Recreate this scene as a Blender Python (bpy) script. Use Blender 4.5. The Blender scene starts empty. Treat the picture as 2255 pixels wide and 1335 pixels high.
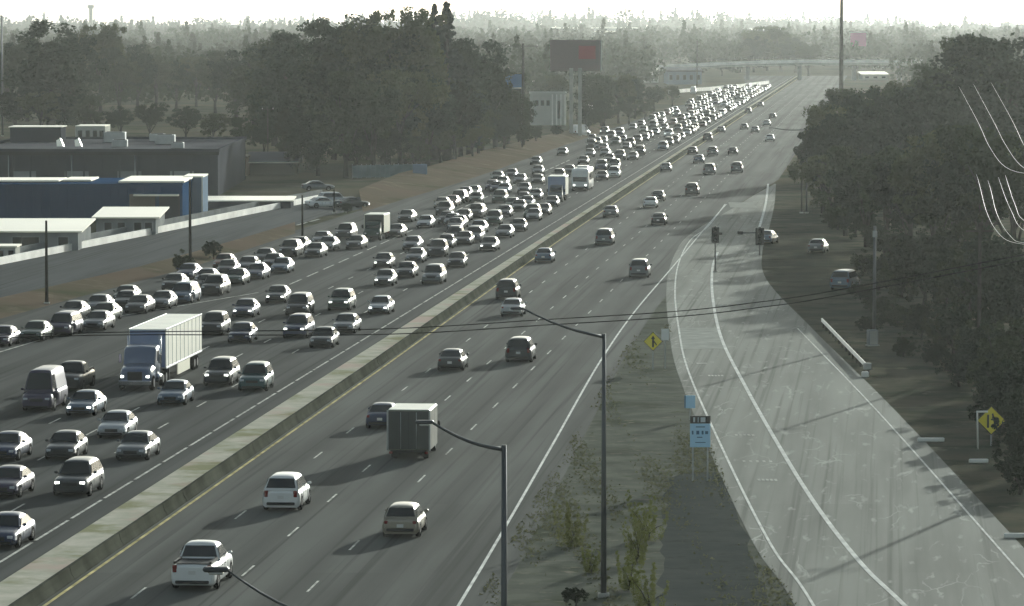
import bpy, math, random
import numpy as np
from mathutils import Vector, Matrix

# ------------------------------------------------------------------ camera, sky, sun, exposure
SC = bpy.context.scene
COL = SC.collection
FOC, CAM_H, HORIZON, CX, CY = 9240.0, 25.0, 45.0, 1127.5, 667.5      # calibrated on the 2255 x 1335 photograph
PITCH = math.atan((CY - HORIZON) / FOC)
cam = bpy.data.objects.new('camera', bpy.data.cameras.new('camera'))
COL.objects.link(cam)
cam.location = (0, 0, CAM_H)
cam.rotation_euler = (math.pi / 2 - PITCH, 0, 0)
cam.data.sensor_fit = 'HORIZONTAL'
cam.data.sensor_width = 36.0
cam.data.lens = FOC / 2255 * 36.0
cam.data.clip_start = 1.0
cam.data.clip_end = 40000
SC.camera = cam

SUN_AZ, SUN_EL = math.radians(20.5), math.radians(11.5)               # azimuth to the right of the view direction
sun_dir = Vector((math.sin(SUN_AZ) * math.cos(SUN_EL), math.cos(SUN_AZ) * math.cos(SUN_EL), math.sin(SUN_EL)))
world = bpy.data.worlds.new('World')
SC.world = world
world.use_nodes = True
wn = world.node_tree
wn.nodes.clear()
wo = wn.nodes.new('ShaderNodeOutputWorld')
bg = wn.nodes.new('ShaderNodeBackground')
sky = wn.nodes.new('ShaderNodeTexSky')
sky.sky_type = 'NISHITA'
sky.sun_disc = False
sky.sun_elevation = SUN_EL
sky.sun_rotation = SUN_AZ
sky.altitude = 50
sky.air_density = 1.0
sky.dust_density = 2.2
sky.ozone_density = 1.0
bg.inputs['Strength'].default_value = 0.125
hs = wn.nodes.new('ShaderNodeHueSaturation')              # thin dry haze veils the sky's colour
hs.inputs['Saturation'].default_value = 0.45
wn.links.new(sky.outputs[0], hs.inputs['Color'])
wn.links.new(hs.outputs[0], bg.inputs['Color'])
wn.links.new(bg.outputs[0], wo.inputs['Surface'])
sun = bpy.data.objects.new('sun', bpy.data.lights.new('sun', 'SUN'))
COL.objects.link(sun)
sun.data.energy = 5.0
sun.data.angle = math.radians(0.5)
sun.data.color = (1.0, 0.96, 0.90)
sun.rotation_euler = sun_dir.to_track_quat('Z', 'Y').to_euler()
sun.location = (0, 0, 120)
SC.view_settings.view_transform = 'Standard'
SC.view_settings.look = 'None'
SC.view_settings.exposure = 0.12
SC.view_settings.gamma = 1.0
SC.view_settings.use_curve_mapping = False
SC.view_settings.use_white_balance = True
SC.view_settings.white_balance_temperature = 6200
SC.view_settings.white_balance_tint = -1
SC.cycles.max_bounces = 5
SC.cycles.diffuse_bounces = 2
SC.cycles.glossy_bounces = 2
SC.cycles.transmission_bounces = 2
SC.cycles.transparent_max_bounces = 8
SC.cycles.volume_bounces = 0
SC.cycles.use_denoising = True
SC.cycles.sample_clamp_indirect = 4.0

HAZE_DENSITY = 0.47e-4

# ------------------------------------------------------------------ helpers
rnd = random.Random(7)


def G(px, py, z=0.0):
    """point of the photograph -> point of the place at height z"""
    a, b = (px - CX) / FOC, -(py - CY) / FOC
    d = Vector((a, math.cos(PITCH) + b * math.sin(PITCH), -math.sin(PITCH) + b * math.cos(PITCH)))
    t = (z - CAM_H) / d.z
    return Vector((d.x * t, d.y * t, z))


def at_depth(px, py, Y):
    """point seen at (px, py) that lies Y metres ahead"""
    a, b = (px - CX) / FOC, -(py - CY) / FOC
    d = Vector((a, math.cos(PITCH) + b * math.sin(PITCH), -math.sin(PITCH) + b * math.cos(PITCH)))
    return d * (Y / d.y) + Vector((0, 0, CAM_H))


def height_at(py, Y):
    return at_depth(CX, py, Y).z


class MB:
    """collects faces; build() links them as one mesh object"""

    def __init__(self):
        self.v, self.f, self.m, self.s, self.uv = [], [], [], [], {}

    def face(self, pts, m=0, smooth=False, uv=None):
        i = len(self.v)
        self.v += [tuple(p) for p in pts]
        if uv:
            self.uv[len(self.f)] = uv
        self.f.append(tuple(range(i, i + len(pts))))
        self.m.append(m)
        self.s.append(smooth)

    def mesh_grid(self, rows, m=0, smooth=True, close=False, cap=False):
        i = len(self.v)
        n = len(rows[0])
        for r in rows:
            self.v += [tuple(p) for p in r]
        for a in range(len(rows) - 1):
            for b in range(n if close else n - 1):
                c = (b + 1) % n
                self.f.append((i + a * n + b, i + a * n + c, i + (a + 1) * n + c, i + (a + 1) * n + b))
                self.m.append(m)
                self.s.append(smooth)
        if cap:
            self.f.append(tuple(i + b for b in reversed(range(n))))
            self.f.append(tuple(i + (len(rows) - 1) * n + b for b in range(n)))
            self.m += [m, m]
            self.s += [False, False]

    def box(self, c, size, m=0, rz=0.0, bevel=0.0):
        x, y, z = (s / 2 for s in size)
        R = Matrix.Rotation(rz, 3, 'Z')
        c = Vector(c)
        b = min(bevel, x * 0.9, y * 0.9, z * 0.9)
        if b <= 0:
            P = [c + R @ Vector((sx * x, sy * y, sz * z)) for sz in (-1, 1) for sx, sy in ((-1, -1), (1, -1), (1, 1), (-1, 1))]
            i = len(self.v)
            self.v += [tuple(p) for p in P]
            for q in ((3, 2, 1, 0), (4, 5, 6, 7), (0, 1, 5, 4), (1, 2, 6, 5), (2, 3, 7, 6), (3, 0, 4, 7)):
                self.f.append(tuple(i + k for k in q))
                self.m.append(m)
                self.s.append(False)
        else:
            rows = []
            for zz, k in ((-z, b), (-z + b, 0), (z - b, 0), (z, b)):
                rx, ry = x - k, y - k
                rows.append([c + R @ Vector(p + (zz,)) for p in
                             ((-rx + b, -ry), (rx - b, -ry), (rx, -ry + b), (rx, ry - b), (rx - b, ry), (-rx + b, ry), (-rx, ry - b), (-rx, -ry + b))])
            self.mesh_grid(rows, m, False, True, True)

    def tube(self, path, radii, seg=8, m=0, smooth=True):
        path = [Vector(p) for p in path]
        if not isinstance(radii, (list, tuple)):
            radii = [radii] * len(path)
        rows = []
        for k, p in enumerate(path):
            d = (path[min(k + 1, len(path) - 1)] - path[max(k - 1, 0)]).normalized()
            ref = Vector((0, 0, 1)) if abs(d.z) < 0.9 else Vector((1, 0, 0))
            a = d.cross(ref).normalized()
            b = d.cross(a)
            rows.append([p + (a * math.cos(t) + b * math.sin(t)) * radii[k] for t in (2 * math.pi * j / seg for j in range(seg))])
        self.mesh_grid(rows, m, smooth, True, True)

    def disc(self, c, r, axis='x', seg=16, m=0):
        c = Vector(c)
        pts = []
        for j in range(seg):
            t = 2 * math.pi * j / seg
            pts.append(c + (Vector((0, math.cos(t) * r, math.sin(t) * r)) if axis == 'x' else Vector((math.cos(t) * r, 0, math.sin(t) * r))))
        self.face(pts, m)

    def mesh(self, name, mats):
        me = bpy.data.meshes.new(name)
        me.from_pydata(self.v, [], self.f)
        for mt in mats:
            me.materials.append(mt)
        me.polygons.foreach_set('material_index', self.m)
        me.polygons.foreach_set('use_smooth', self.s)
        if self.uv:
            ul = me.uv_layers.new(name='UVMap')
            for fi, uv in self.uv.items():
                for k, li in enumerate(me.polygons[fi].loop_indices):
                    ul.data[li].uv = uv[k]
        me.update()
        return me

    def build(self, name, mats, parent=None, loc=None, rz=0.0):
        o = bpy.data.objects.new(name, self.mesh(name, mats if isinstance(mats, (list, tuple)) else [mats]))
        COL.objects.link(o)
        if parent:
            o.parent = parent
        if loc is not None:
            o.location = loc
        o.rotation_euler.z = rz
        return o


def link(name, me, parent=None, loc=(0, 0, 0), rz=0.0):
    o = bpy.data.objects.new(name, me)
    COL.objects.link(o)
    o.parent = parent
    o.location = loc
    o.rotation_euler.z = rz
    return o


def tag(o, label=None, cat=None, group=None, kind=None):
    for k, v in (('label', label), ('category', cat), ('group', group), ('kind', kind)):
        if v:
            o[k] = v
    return o


def thing(name, label, cat, loc=(0, 0, 0), rz=0.0, group=None):
    o = bpy.data.objects.new(name, None)
    o.empty_display_size = 0.3
    COL.objects.link(o)
    o.location = loc
    o.rotation_euler.z = rz
    return tag(o, label, cat, group)


# ------------------------------------------------------------------ materials
def mat(name, color, rough=0.7, metal=0.0, noise=None, spec=0.5, emit=None, coat=0.0, bump=None):
    """noise = (scale, amount, detail): varies the base colour in object space"""
    m = bpy.data.materials.new(name)
    m.use_nodes = True
    nt = m.node_tree
    b = nt.nodes['Principled BSDF']
    b.inputs['Base Color'].default_value = (*color, 1)
    b.inputs['Roughness'].default_value = rough
    b.inputs['Metallic'].default_value = metal
    b.inputs['Specular IOR Level'].default_value = spec if rough < 0.62 else 0.0
    b.inputs['Coat Weight'].default_value = coat
    b.inputs['Coat Roughness'].default_value = 0.24
    if emit:
        b.inputs['Emission Color'].default_value = (*emit[0], 1)
        b.inputs['Emission Strength'].default_value = emit[1]
    if noise:
        tc = nt.nodes.new('ShaderNodeTexCoord')
        nz = nt.nodes.new('ShaderNodeTexNoise')
        nz.inputs['Scale'].default_value = noise[0]
        nz.inputs['Detail'].default_value = noise[2] if len(noise) > 2 else 6
        rp = nt.nodes.new('ShaderNodeValToRGB')
        k = noise[1]
        rp.color_ramp.elements[0].position, rp.color_ramp.elements[1].position = 0.3, 0.7
        rp.color_ramp.elements[0].color = (*[c * (1 - k) for c in color], 1)
        rp.color_ramp.elements[1].color = (*[min(1, c * (1 + k)) for c in color], 1)
        nt.links.new(tc.outputs['Object'], nz.inputs['Vector'])
        nt.links.new(nz.outputs['Fac'], rp.inputs['Fac'])
        nt.links.new(rp.outputs['Color'], b.inputs['Base Color'])
        if bump:
            bp = nt.nodes.new('ShaderNodeBump')
            bp.inputs['Strength'].default_value = bump
            bp.inputs['Distance'].default_value = 0.2
            nt.links.new(nz.outputs['Fac'], bp.inputs['Height'])
            nt.links.new(bp.outputs['Normal'], b.inputs['Normal'])
    return m


def mix_node(nt, a, b, fac, mode='MIX'):
    n = nt.nodes.new('ShaderNodeMix')
    n.data_type = 'RGBA'
    n.blend_type = mode
    for sock, v in ((n.inputs[0], fac), (n.inputs[6], a), (n.inputs[7], b)):
        if isinstance(v, (int, float)):
            sock.default_value = v
        elif isinstance(v, tuple):
            sock.default_value = (*v, 1)
        else:
            nt.links.new(v, sock)
    return n.outputs[2]


def road_mat(name, base, crack=0.0, lane0=0.0, track=0.42, rough=0.9):
    """asphalt; UV = metres across and along the carriageway"""
    m = bpy.data.materials.new(name)
    m.use_nodes = True
    nt = m.node_tree
    b = nt.nodes['Principled BSDF']
    uv = nt.nodes.new('ShaderNodeUVMap')

    def noise(sx, sy, scale, det, lo, hi):
        mp = nt.nodes.new('ShaderNodeMapping')
        mp.inputs['Scale'].default_value = (sx, sy, 1)
        nz = nt.nodes.new('ShaderNodeTexNoise')
        nz.inputs['Scale'].default_value = scale
        nz.inputs['Detail'].default_value = det
        r = nt.nodes.new('ShaderNodeMapRange')
        r.inputs[1].default_value, r.inputs[2].default_value = lo, hi
        nt.links.new(uv.outputs[0], mp.inputs[0])
        nt.links.new(mp.outputs[0], nz.inputs['Vector'])
        nt.links.new(nz.outputs['Fac'], r.inputs[0])
        return r.outputs[0]
    c = mix_node(nt, tuple(x * 0.78 for x in base), tuple(x * 1.2 for x in base), noise(0.9, 0.035, 1.0, 5, 0.3, 0.7))
    c = mix_node(nt, c, tuple(x * 1.35 for x in base), noise(0.12, 0.02, 1.0, 3, 0.45, 0.75))
    # wheel tracks and oil drip in the middle of each lane; slabs laid at different times
    sx = nt.nodes.new('ShaderNodeSeparateXYZ')
    nt.links.new(uv.outputs[0], sx.inputs[0])
    fl = []
    for out, size in ((0, 3.66), (1, 27.0)):
        dv = nt.nodes.new('ShaderNodeMath')
        dv.operation = 'DIVIDE'
        dv.inputs[1].default_value = size
        nt.links.new(sx.outputs[out], dv.inputs[0])
        fo = nt.nodes.new('ShaderNodeMath')
        fo.operation = 'FLOOR'
        nt.links.new(dv.outputs[0], fo.inputs[0])
        fl.append(fo)
    cb = nt.nodes.new('ShaderNodeCombineXYZ')
    nt.links.new(fl[0].outputs[0], cb.inputs[0])
    nt.links.new(fl[1].outputs[0], cb.inputs[1])
    wn_ = nt.nodes.new('ShaderNodeTexWhiteNoise')
    nt.links.new(cb.outputs[0], wn_.inputs['Vector'])
    wr2 = nt.nodes.new('ShaderNodeMapRange')
    wr2.inputs[1].default_value, wr2.inputs[2].default_value = 0.45, 1.0
    wr2.inputs[3].default_value, wr2.inputs[4].default_value = 0.0, 0.32
    nt.links.new(wn_.outputs['Value'], wr2.inputs[0])
    c = mix_node(nt, c, tuple(x * 1.32 for x in base), wr2.outputs[0])
    c = mix_node(nt, c, tuple(x * 0.4 for x in base), noise(2.4, 0.012, 1.0, 3, 0.54, 0.78))
    ma = nt.nodes.new('ShaderNodeMath')
    ma.operation = 'MULTIPLY_ADD'
    ma.inputs[1].default_value = 2 * math.pi / 3.66
    ma.inputs[2].default_value = lane0
    nt.links.new(sx.outputs[0], ma.inputs[0])
    cs = nt.nodes.new('ShaderNodeMath')
    cs.operation = 'COSINE'
    nt.links.new(ma.outputs[0], cs.inputs[0])
    r = nt.nodes.new('ShaderNodeMapRange')
    r.inputs[1].default_value, r.inputs[2].default_value = -0.2, 1.0
    r.inputs[3].default_value, r.inputs[4].default_value = 0.0, track
    nt.links.new(cs.outputs[0], r.inputs[0])
    c = mix_node(nt, c, tuple(x * 0.45 for x in base), r.outputs[0])
    if crack:
        mp = nt.nodes.new('ShaderNodeMapping')
        mp.inputs['Scale'].default_value = (1, 0.22, 1)
        nt.links.new(uv.outputs[0], mp.inputs[0])
        vo = nt.nodes.new('ShaderNodeTexVoronoi')
        vo.feature = 'DISTANCE_TO_EDGE'
        vo.inputs['Scale'].default_value = 0.62
        vo.inputs['Randomness'].default_value = 1.0
        dn = nt.nodes.new('ShaderNodeTexNoise')
        dn.inputs['Scale'].default_value = 0.5
        dn.inputs['Detail'].default_value = 5
        nt.links.new(mp.outputs[0], dn.inputs['Vector'])
        va = nt.nodes.new('ShaderNodeVectorMath')
        va.operation = 'MULTIPLY_ADD'
        va.inputs[1].default_value = (2.6, 2.6, 0)
        nt.links.new(dn.outputs['Color'], va.inputs[0])
        nt.links.new(mp.outputs[0], va.inputs[2])
        nt.links.new(va.outputs[0], vo.inputs['Vector'])
        r2 = nt.nodes.new('ShaderNodeMapRange')
        r2.inputs[1].default_value, r2.inputs[2].default_value = 0.0, 0.03
        r2.inputs[3].default_value, r2.inputs[4].default_value = 1.0, 0.0
        nt.links.new(vo.outputs['Distance'], r2.inputs[0])
        gate = nt.nodes.new('ShaderNodeMath')
        gate.operation = 'MULTIPLY'
        nt.links.new(r2.outputs[0], gate.inputs[0])
        nt.links.new(noise(0.5, 0.09, 1.0, 4, 0.53, 0.62), gate.inputs[1])
        g2 = nt.nodes.new('ShaderNodeMath')
        g2.operation = 'MULTIPLY'
        g2.inputs[1].default_value = crack
        nt.links.new(gate.outputs[0], g2.inputs[0])
        c = mix_node(nt, c, (0.75, 0.75, 0.70), g2.outputs[0])
        sp = noise(1.6, 0.25, 1.0, 3, 0.62, 0.74)
        c = mix_node(nt, c, (0.42, 0.425, 0.39), sp)
    nt.links.new(c, b.inputs['Base Color'])
    b.inputs['Roughness'].default_value = rough
    b.inputs['Specular IOR Level'].default_value = 0.006
    return m


def ground_mat(name, cols, scales, rough=0.95):
    m = bpy.data.materials.new(name)
    m.use_nodes = True
    nt = m.node_tree
    b = nt.nodes['Principled BSDF']
    tc = nt.nodes.new('ShaderNodeTexCoord')
    c = cols[0]
    for col, (sc, lo, hi) in zip(cols[1:], scales):
        nz = nt.nodes.new('ShaderNodeTexNoise')
        nz.inputs['Scale'].default_value = sc
        nz.inputs['Detail'].default_value = 6
        nz.inputs['Roughness'].default_value = 0.62
        r = nt.nodes.new('ShaderNodeMapRange')
        r.inputs[1].default_value, r.inputs[2].default_value = lo, hi
        nt.links.new(tc.outputs['Object'], nz.inputs['Vector'])
        nt.links.new(nz.outputs['Fac'], r.inputs[0])
        c = mix_node(nt, c, col, r.outputs[0])
    nt.links.new(c, b.inputs['Base Color'])
    b.inputs['Roughness'].default_value = rough
    b.inputs['Specular IOR Level'].default_value = 0.0
    return m


def leaf_mat(name, col, trans=0.18):
    m = bpy.data.materials.new(name)
    m.use_nodes = True
    nt = m.node_tree
    nt.nodes.clear()
    o = nt.nodes.new('ShaderNodeOutputMaterial')
    d = nt.nodes.new('ShaderNodeBsdfDiffuse')
    t = nt.nodes.new('ShaderNodeBsdfTranslucent')
    mx = nt.nodes.new('ShaderNodeMixShader')
    mx.inputs[0].default_value = trans
    oi = nt.nodes.new('ShaderNodeObjectInfo')
    tc = nt.nodes.new('ShaderNodeTexCoord')
    nz = nt.nodes.new('ShaderNodeTexNoise')
    nz.inputs['Scale'].default_value = 0.55
    nz.inputs['Detail'].default_value = 3
    nt.links.new(tc.outputs['Object'], nz.inputs['Vector'])
    c = mix_node(nt, tuple(x * 0.6 for x in col), tuple(x * 1.5 for x in col), nz.outputs['Fac'])
    c = mix_node(nt, c, (col[0] * 1.15, col[1] * 1.3, col[2] * 0.85), oi.outputs['Random'])
    vr = nt.nodes.new('ShaderNodeMapRange')
    vr.inputs[3].default_value, vr.inputs[4].default_value = 0.0, 0.85 if trans < 0.38 else 0.2
    nt.links.new(oi.outputs['Random'], vr.inputs[0])
    c2 = mix_node(nt, c, tuple(x * 0.55 for x in col), vr.outputs[0])
    nt.links.new(c2, d.inputs['Color'])
    nt.links.new(c2, t.inputs['Color'])
    nt.links.new(d.outputs[0], mx.inputs[1])
    nt.links.new(t.outputs[0], mx.inputs[2])
    nt.links.new(mx.outputs[0], o.inputs['Surface'])
    return m


M = {}
M['asphalt_out'] = road_mat('asphalt_outbound', (0.118, 0.122, 0.114), 0.0, 0.0)
M['asphalt_in'] = road_mat('asphalt_inbound', (0.085, 0.089, 0.086), 0.0, 0.0)
M['asphalt_ramp'] = road_mat('asphalt_ramp', (0.225, 0.232, 0.209), 0.36, 0.6, 0.10, 0.7)
M['asphalt_street'] = road_mat('asphalt_street', (0.065, 0.072, 0.076), 0.0, 0.0, 0.05)
M['patch'] = mat('new_concrete_patch', (0.40, 0.405, 0.37), 0.8, noise=(0.8, 0.25))
M['paint_white'] = mat('white_road_paint', (0.80, 0.80, 0.75), 0.7, noise=(0.7, 0.25))
M['paint_yellow'] = mat('yellow_road_paint', (0.55, 0.49, 0.26), 0.7, noise=(0.7, 0.5))
M['paint_faded'] = mat('faded_road_paint', (0.62, 0.62, 0.57), 0.7, noise=(0.9, 0.5))
M['paint_worn'] = mat('worn_road_paint', (0.55, 0.55, 0.51), 0.7, noise=(1.1, 0.5))
M['gravel'] = ground_mat('median_gravel', [(0.46, 0.455, 0.37), (0.60, 0.57, 0.49), (0.30, 0.30, 0.19), (0.54, 0.44, 0.38)], [(0.5, 0.4, 0.62), (0.16, 0.5, 0.62), (0.09, 0.54, 0.64)])
M['gore_dirt'] = ground_mat('gore_dirt', [(0.118, 0.125, 0.105), (0.165, 0.17, 0.142), (0.08, 0.088, 0.066), (0.22, 0.205, 0.165), (0.10, 0.112, 0.066)], [(0.35, 0.4, 0.62), (0.12, 0.52, 0.66), (0.9, 0.58, 0.7), (0.6, 0.6, 0.72)])
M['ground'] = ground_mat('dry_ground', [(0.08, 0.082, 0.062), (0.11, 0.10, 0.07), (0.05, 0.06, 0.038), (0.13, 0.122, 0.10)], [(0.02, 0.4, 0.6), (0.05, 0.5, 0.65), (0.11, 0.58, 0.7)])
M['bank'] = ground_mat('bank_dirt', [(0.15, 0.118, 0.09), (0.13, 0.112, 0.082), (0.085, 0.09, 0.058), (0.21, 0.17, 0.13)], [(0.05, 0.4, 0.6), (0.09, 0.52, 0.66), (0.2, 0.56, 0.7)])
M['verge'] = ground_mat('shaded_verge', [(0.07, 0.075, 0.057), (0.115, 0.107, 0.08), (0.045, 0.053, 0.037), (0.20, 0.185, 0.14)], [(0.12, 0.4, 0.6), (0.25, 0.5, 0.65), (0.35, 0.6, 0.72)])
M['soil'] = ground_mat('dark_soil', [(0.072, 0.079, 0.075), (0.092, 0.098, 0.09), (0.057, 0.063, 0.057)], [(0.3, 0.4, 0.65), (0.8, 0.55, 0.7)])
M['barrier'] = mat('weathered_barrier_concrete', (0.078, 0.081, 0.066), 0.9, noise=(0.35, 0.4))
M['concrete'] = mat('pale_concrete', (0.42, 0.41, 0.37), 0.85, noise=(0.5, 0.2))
M['white_wall'] = mat('whitewashed_concrete', (0.82, 0.81, 0.76), 0.45, noise=(0.3, 0.22))
M['grey_wall'] = mat('grey_concrete', (0.26, 0.27, 0.27), 0.85, noise=(0.4, 0.2))
M['pole'] = mat('galvanised_pole', (0.11, 0.115, 0.12), 0.5, 0.6)
M['lamp_glass'] = mat('lamp_glass', (0.5, 0.5, 0.48), 0.25)
M['wood'] = mat('wooden_pole', (0.048, 0.046, 0.041), 0.9, noise=(1.5, 0.3))
M['wire'] = mat('dark_cable', (0.012, 0.012, 0.013), 0.8)
M['wire_shiny'] = mat('bare_aluminium_cable', (0.6, 0.6, 0.58), 0.5, 1.0)
M['galv'] = mat('galvanised_steel', (0.42, 0.43, 0.43), 0.45, 0.7, noise=(1, 0.15))
M['rubber'] = mat('tyre_rubber', (0.014, 0.014, 0.015), 0.8)
M['rim'] = mat('alloy_rim', (0.35, 0.35, 0.36), 0.3, 0.9)
M['black'] = mat('black_trim', (0.015, 0.015, 0.016), 0.45)
M['glass'] = mat('car_glass', (0.012, 0.016, 0.018), 0.16, spec=0.6)
M['chrome'] = mat('chrome', (0.7, 0.7, 0.72), 0.15, 1.0)
M['head_off'] = mat('headlight_lens', (0.55, 0.57, 0.6), 0.12)
M['head_on'] = mat('lit_headlight', (0.9, 0.9, 0.85), 0.2, emit=((1.0, 0.97, 0.9), 3.0))
M['tail'] = mat('taillight_lens', (0.16, 0.012, 0.012), 0.2)
M['plate'] = mat('number_plate', (0.6, 0.6, 0.58), 0.5)
PAINTS = {}
for nm, c, me in (('white', (0.72, 0.73, 0.72), 0.0), ('silver', (0.42, 0.44, 0.46), 0.55), ('grey', (0.16, 0.17, 0.18), 0.5),
                  ('charcoal', (0.045, 0.048, 0.052), 0.4), ('black', (0.012, 0.012, 0.014), 0.0), ('dark blue', (0.03, 0.042, 0.095), 0.35),
                  ('slate blue', (0.11, 0.15, 0.21), 0.4), ('dark purple', (0.045, 0.035, 0.075), 0.3), ('dark green', (0.02, 0.05, 0.035), 0.3),
                  ('maroon', (0.10, 0.02, 0.022), 0.3), ('teal', (0.025, 0.075, 0.08), 0.3), ('tan', (0.32, 0.29, 0.23), 0.4),
                  ('rust brown', (0.15, 0.06, 0.04), 0.2), ('cream', (0.62, 0.58, 0.44), 0.0)):
    PAINTS[nm] = mat('car_paint_' + nm.replace(' ', '_'), c, 0.42, me, coat=0.75)
M['leaf_dark'] = leaf_mat('dark_foliage', (0.028, 0.040, 0.027))
M['leaf_mid'] = leaf_mat('mid_foliage', (0.040, 0.052, 0.030))
M['leaf_olive'] = leaf_mat('olive_foliage', (0.12, 0.13, 0.045), 0.35)
M['leaf_sage'] = leaf_mat('sage_foliage', (0.064, 0.074, 0.040), 0.25)
M['leaf_scrub'] = leaf_mat('scrub_foliage', (0.12, 0.122, 0.055), 0.4)
M['leaf_dry'] = leaf_mat('dry_weed_foliage', (0.12, 0.12, 0.078), 0.3)
M['leaf_pine'] = leaf_mat('pine_foliage', (0.028, 0.040, 0.032), 0.08)
M['bark'] = mat('bark', (0.043, 0.042, 0.037), 0.95, noise=(2.0, 0.35))

# ------------------------------------------------------------------ the freeway's straight frame: X = SL * Y + c
SL = 0.0885
UL = math.sqrt(1 + SL * SL)
HEAD = -math.atan(SL)                     # rotation about Z that turns +Y along the freeway


def R(c, Y, z=0.0):
    return Vector((SL * Y + c, Y, z))


def strip(name, left, right, z, m, uvscale=1.0, n=0, thick=None):
    """sheet between two polylines [(X, Y)] of equal Y stations"""
    mb = MB()
    ys = sorted(set([p[1] for p in left] + [p[1] for p in right]))
    full = []
    for a, b in zip(ys, ys[1:]):
        k = max(1, int((b - a) / 25))
        full += [a + (b - a) * i / k for i in range(k)]
    full.append(ys[-1])
    ly, lx = [p[1] for p in left], [p[0] for p in left]
    ry, rx = [p[1] for p in right], [p[0] for p in right]
    for a, b in zip(full, full[1:]):
        q = []
        u = []
        for Y, side in ((a, 0), (a, 1), (b, 1), (b, 0)):
            X = float(np.interp(Y, ly, lx)) if side == 0 else float(np.interp(Y, ry, rx))
            q.append((X, Y, z))
            u.append((X - SL * Y + 40.7, Y))
        mb.face(q, 0, False, u)
    o = mb.build(name, m)
    return tag(o, kind='structure')


def smooth_poly(pts, n=8):
    """Catmull-Rom through [(X, Y)]"""
    out = []
    P = [Vector((p[0], p[1], 0)) for p in pts]
    for i in range(len(P) - 1):
        a, b, c, d = P[max(i - 1, 0)], P[i], P[i + 1], P[min(i + 2, len(P) - 1)]
        for k in range(n):
            t = k / n
            q = 0.5 * ((2 * b) + (c - a) * t + (2 * a - 5 * b + 4 * c - d) * t * t + (3 * b - a - 3 * c + d) * t ** 3)
            out.append((q.x, q.y))
    out.append((P[-1].x, P[-1].y))
    return out


def line(name, pts, width, z, m, dash=None):
    """painted line along [(X, Y)]"""
    mb = MB()
    pts = [Vector((p[0], p[1], z)) for p in pts]
    if dash:
        cyc, ln, off = dash
        a, b = pts[0], pts[-1]
        L = (b - a).length
        d = (b - a) / L
        s = off
        while s + ln < L:
            p, q = a + d * s, a + d * (s + ln)
            n = Vector((d.y, -d.x, 0)) * width / 2
            mb.face((p - n, p + n, q + n, q - n))
            s += cyc
    else:
        for i in range(len(pts) - 1):
            p, q = pts[i], pts[i + 1]
            d = (q - p).normalized()
            n = Vector((d.y, -d.x, 0)) * width / 2
            mb.face((p - n, p + n, q + n, q - n))
    return tag(mb.build(name, m), kind='structure')


# ------------------------------------------------------------------ ground
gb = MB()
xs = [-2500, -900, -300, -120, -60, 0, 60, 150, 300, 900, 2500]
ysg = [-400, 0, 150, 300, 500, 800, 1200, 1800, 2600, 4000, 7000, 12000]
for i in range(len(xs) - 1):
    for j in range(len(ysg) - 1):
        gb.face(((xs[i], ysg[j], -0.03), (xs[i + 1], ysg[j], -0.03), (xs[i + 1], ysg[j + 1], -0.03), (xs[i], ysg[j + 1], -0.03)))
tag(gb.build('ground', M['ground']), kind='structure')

C_LIN, C_RIN = -40.7, -36.7
RIN = [(SL * y + c, y) for c, y in ((-35.7, 120), (-35.8, 220), (-36.0, 300), (-36.5, 400), (-36.8, 470), (-36.9, 700), (-36.9, 1900))]
FAR = 1900.0
OUTL = [(-58, 120), (-52.5, 250), (-42.8, 350), (-32.8, 416), (-25.7, 487), (-16.5, 571), (-8.8, 634), (0.2, 723), (11.2, 842), (30.3, 1030), (49.1, 1220), (71.0, 1405), (90.5, 1600), (SL * FAR - 62, FAR)]
LIN = [(SL * y + C_LIN, y) for y in (120, 600, FAR)]
strip('freeway_oncoming', [(x - 1.5, y) for x, y in OUTL], [(SL * y + C_LIN + 1.45, y) for y in (120, 600, FAR)], 0.01, M['asphalt_in'])
FOG = [(-6.5, 120), (-2.3, 178), (-0.2, 208), (2.5, 248), (6.4, 306), (10.4, 358), (16.2, 424), (24.6, 520), (29.2, 571)]
EDGE_R = [(x + 1.6, y) for x, y in FOG] + [(SL * 660 - 16.5, 660), (SL * FAR - 16.5, FAR)]
strip('freeway_outbound', [(x - 0.62, y) for x, y in RIN], EDGE_R, 0.01, M['asphalt_out'])
strip('median_strip', [(SL * y + C_LIN + 1.45, y) for y in (120, 600, FAR)], [(x - 0.62, y) for x, y in RIN], 0.015, M['gravel'])

RL = [(13.1, 120), (12.9, 178), (12.35, 200), (12.3, 245), (12.6, 300), (13.6, 342), (15.1, 388), (17.2, 432), (20.3, 477), (23.9, 510), (29.0, 571)]
RC = [(18.0, 150), (16.8, 178), (16.1, 192), (15.7, 215), (15.7, 245), (15.95, 285), (16.5, 330), (18.2, 380), (20.3, 424), (22.2, 452)]
RR = [(22.6, 120), (23.1, 200), (23.4, 270), (23.2, 340), (23.4, 405), (26.0, 455), (30.0, 508), (34.6, 572), (39.2, 642)]
strip('on_ramp', [(x - 0.8, y) for x, y in smooth_poly(RL[:-1])] + [(29.6, 560), (35.2, 605), (40.2, 642)], [(x + 1.2, y) for x, y in smooth_poly(RR)], 0.022, M['asphalt_ramp'])
strip('gore_area', [(x + 1.2, y) for x, y in smooth_poly(FOG)], [(x - 0.5, y) for x, y in smooth_poly(RL)], 0.005, M['gore_dirt'])
strip('roadside_verge', [(x + 0.8, y) for x, y in RR], [(x + 40 + (y - 120) * 0.06, y) for x, y in RR], 0.003, M['verge'])

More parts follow.
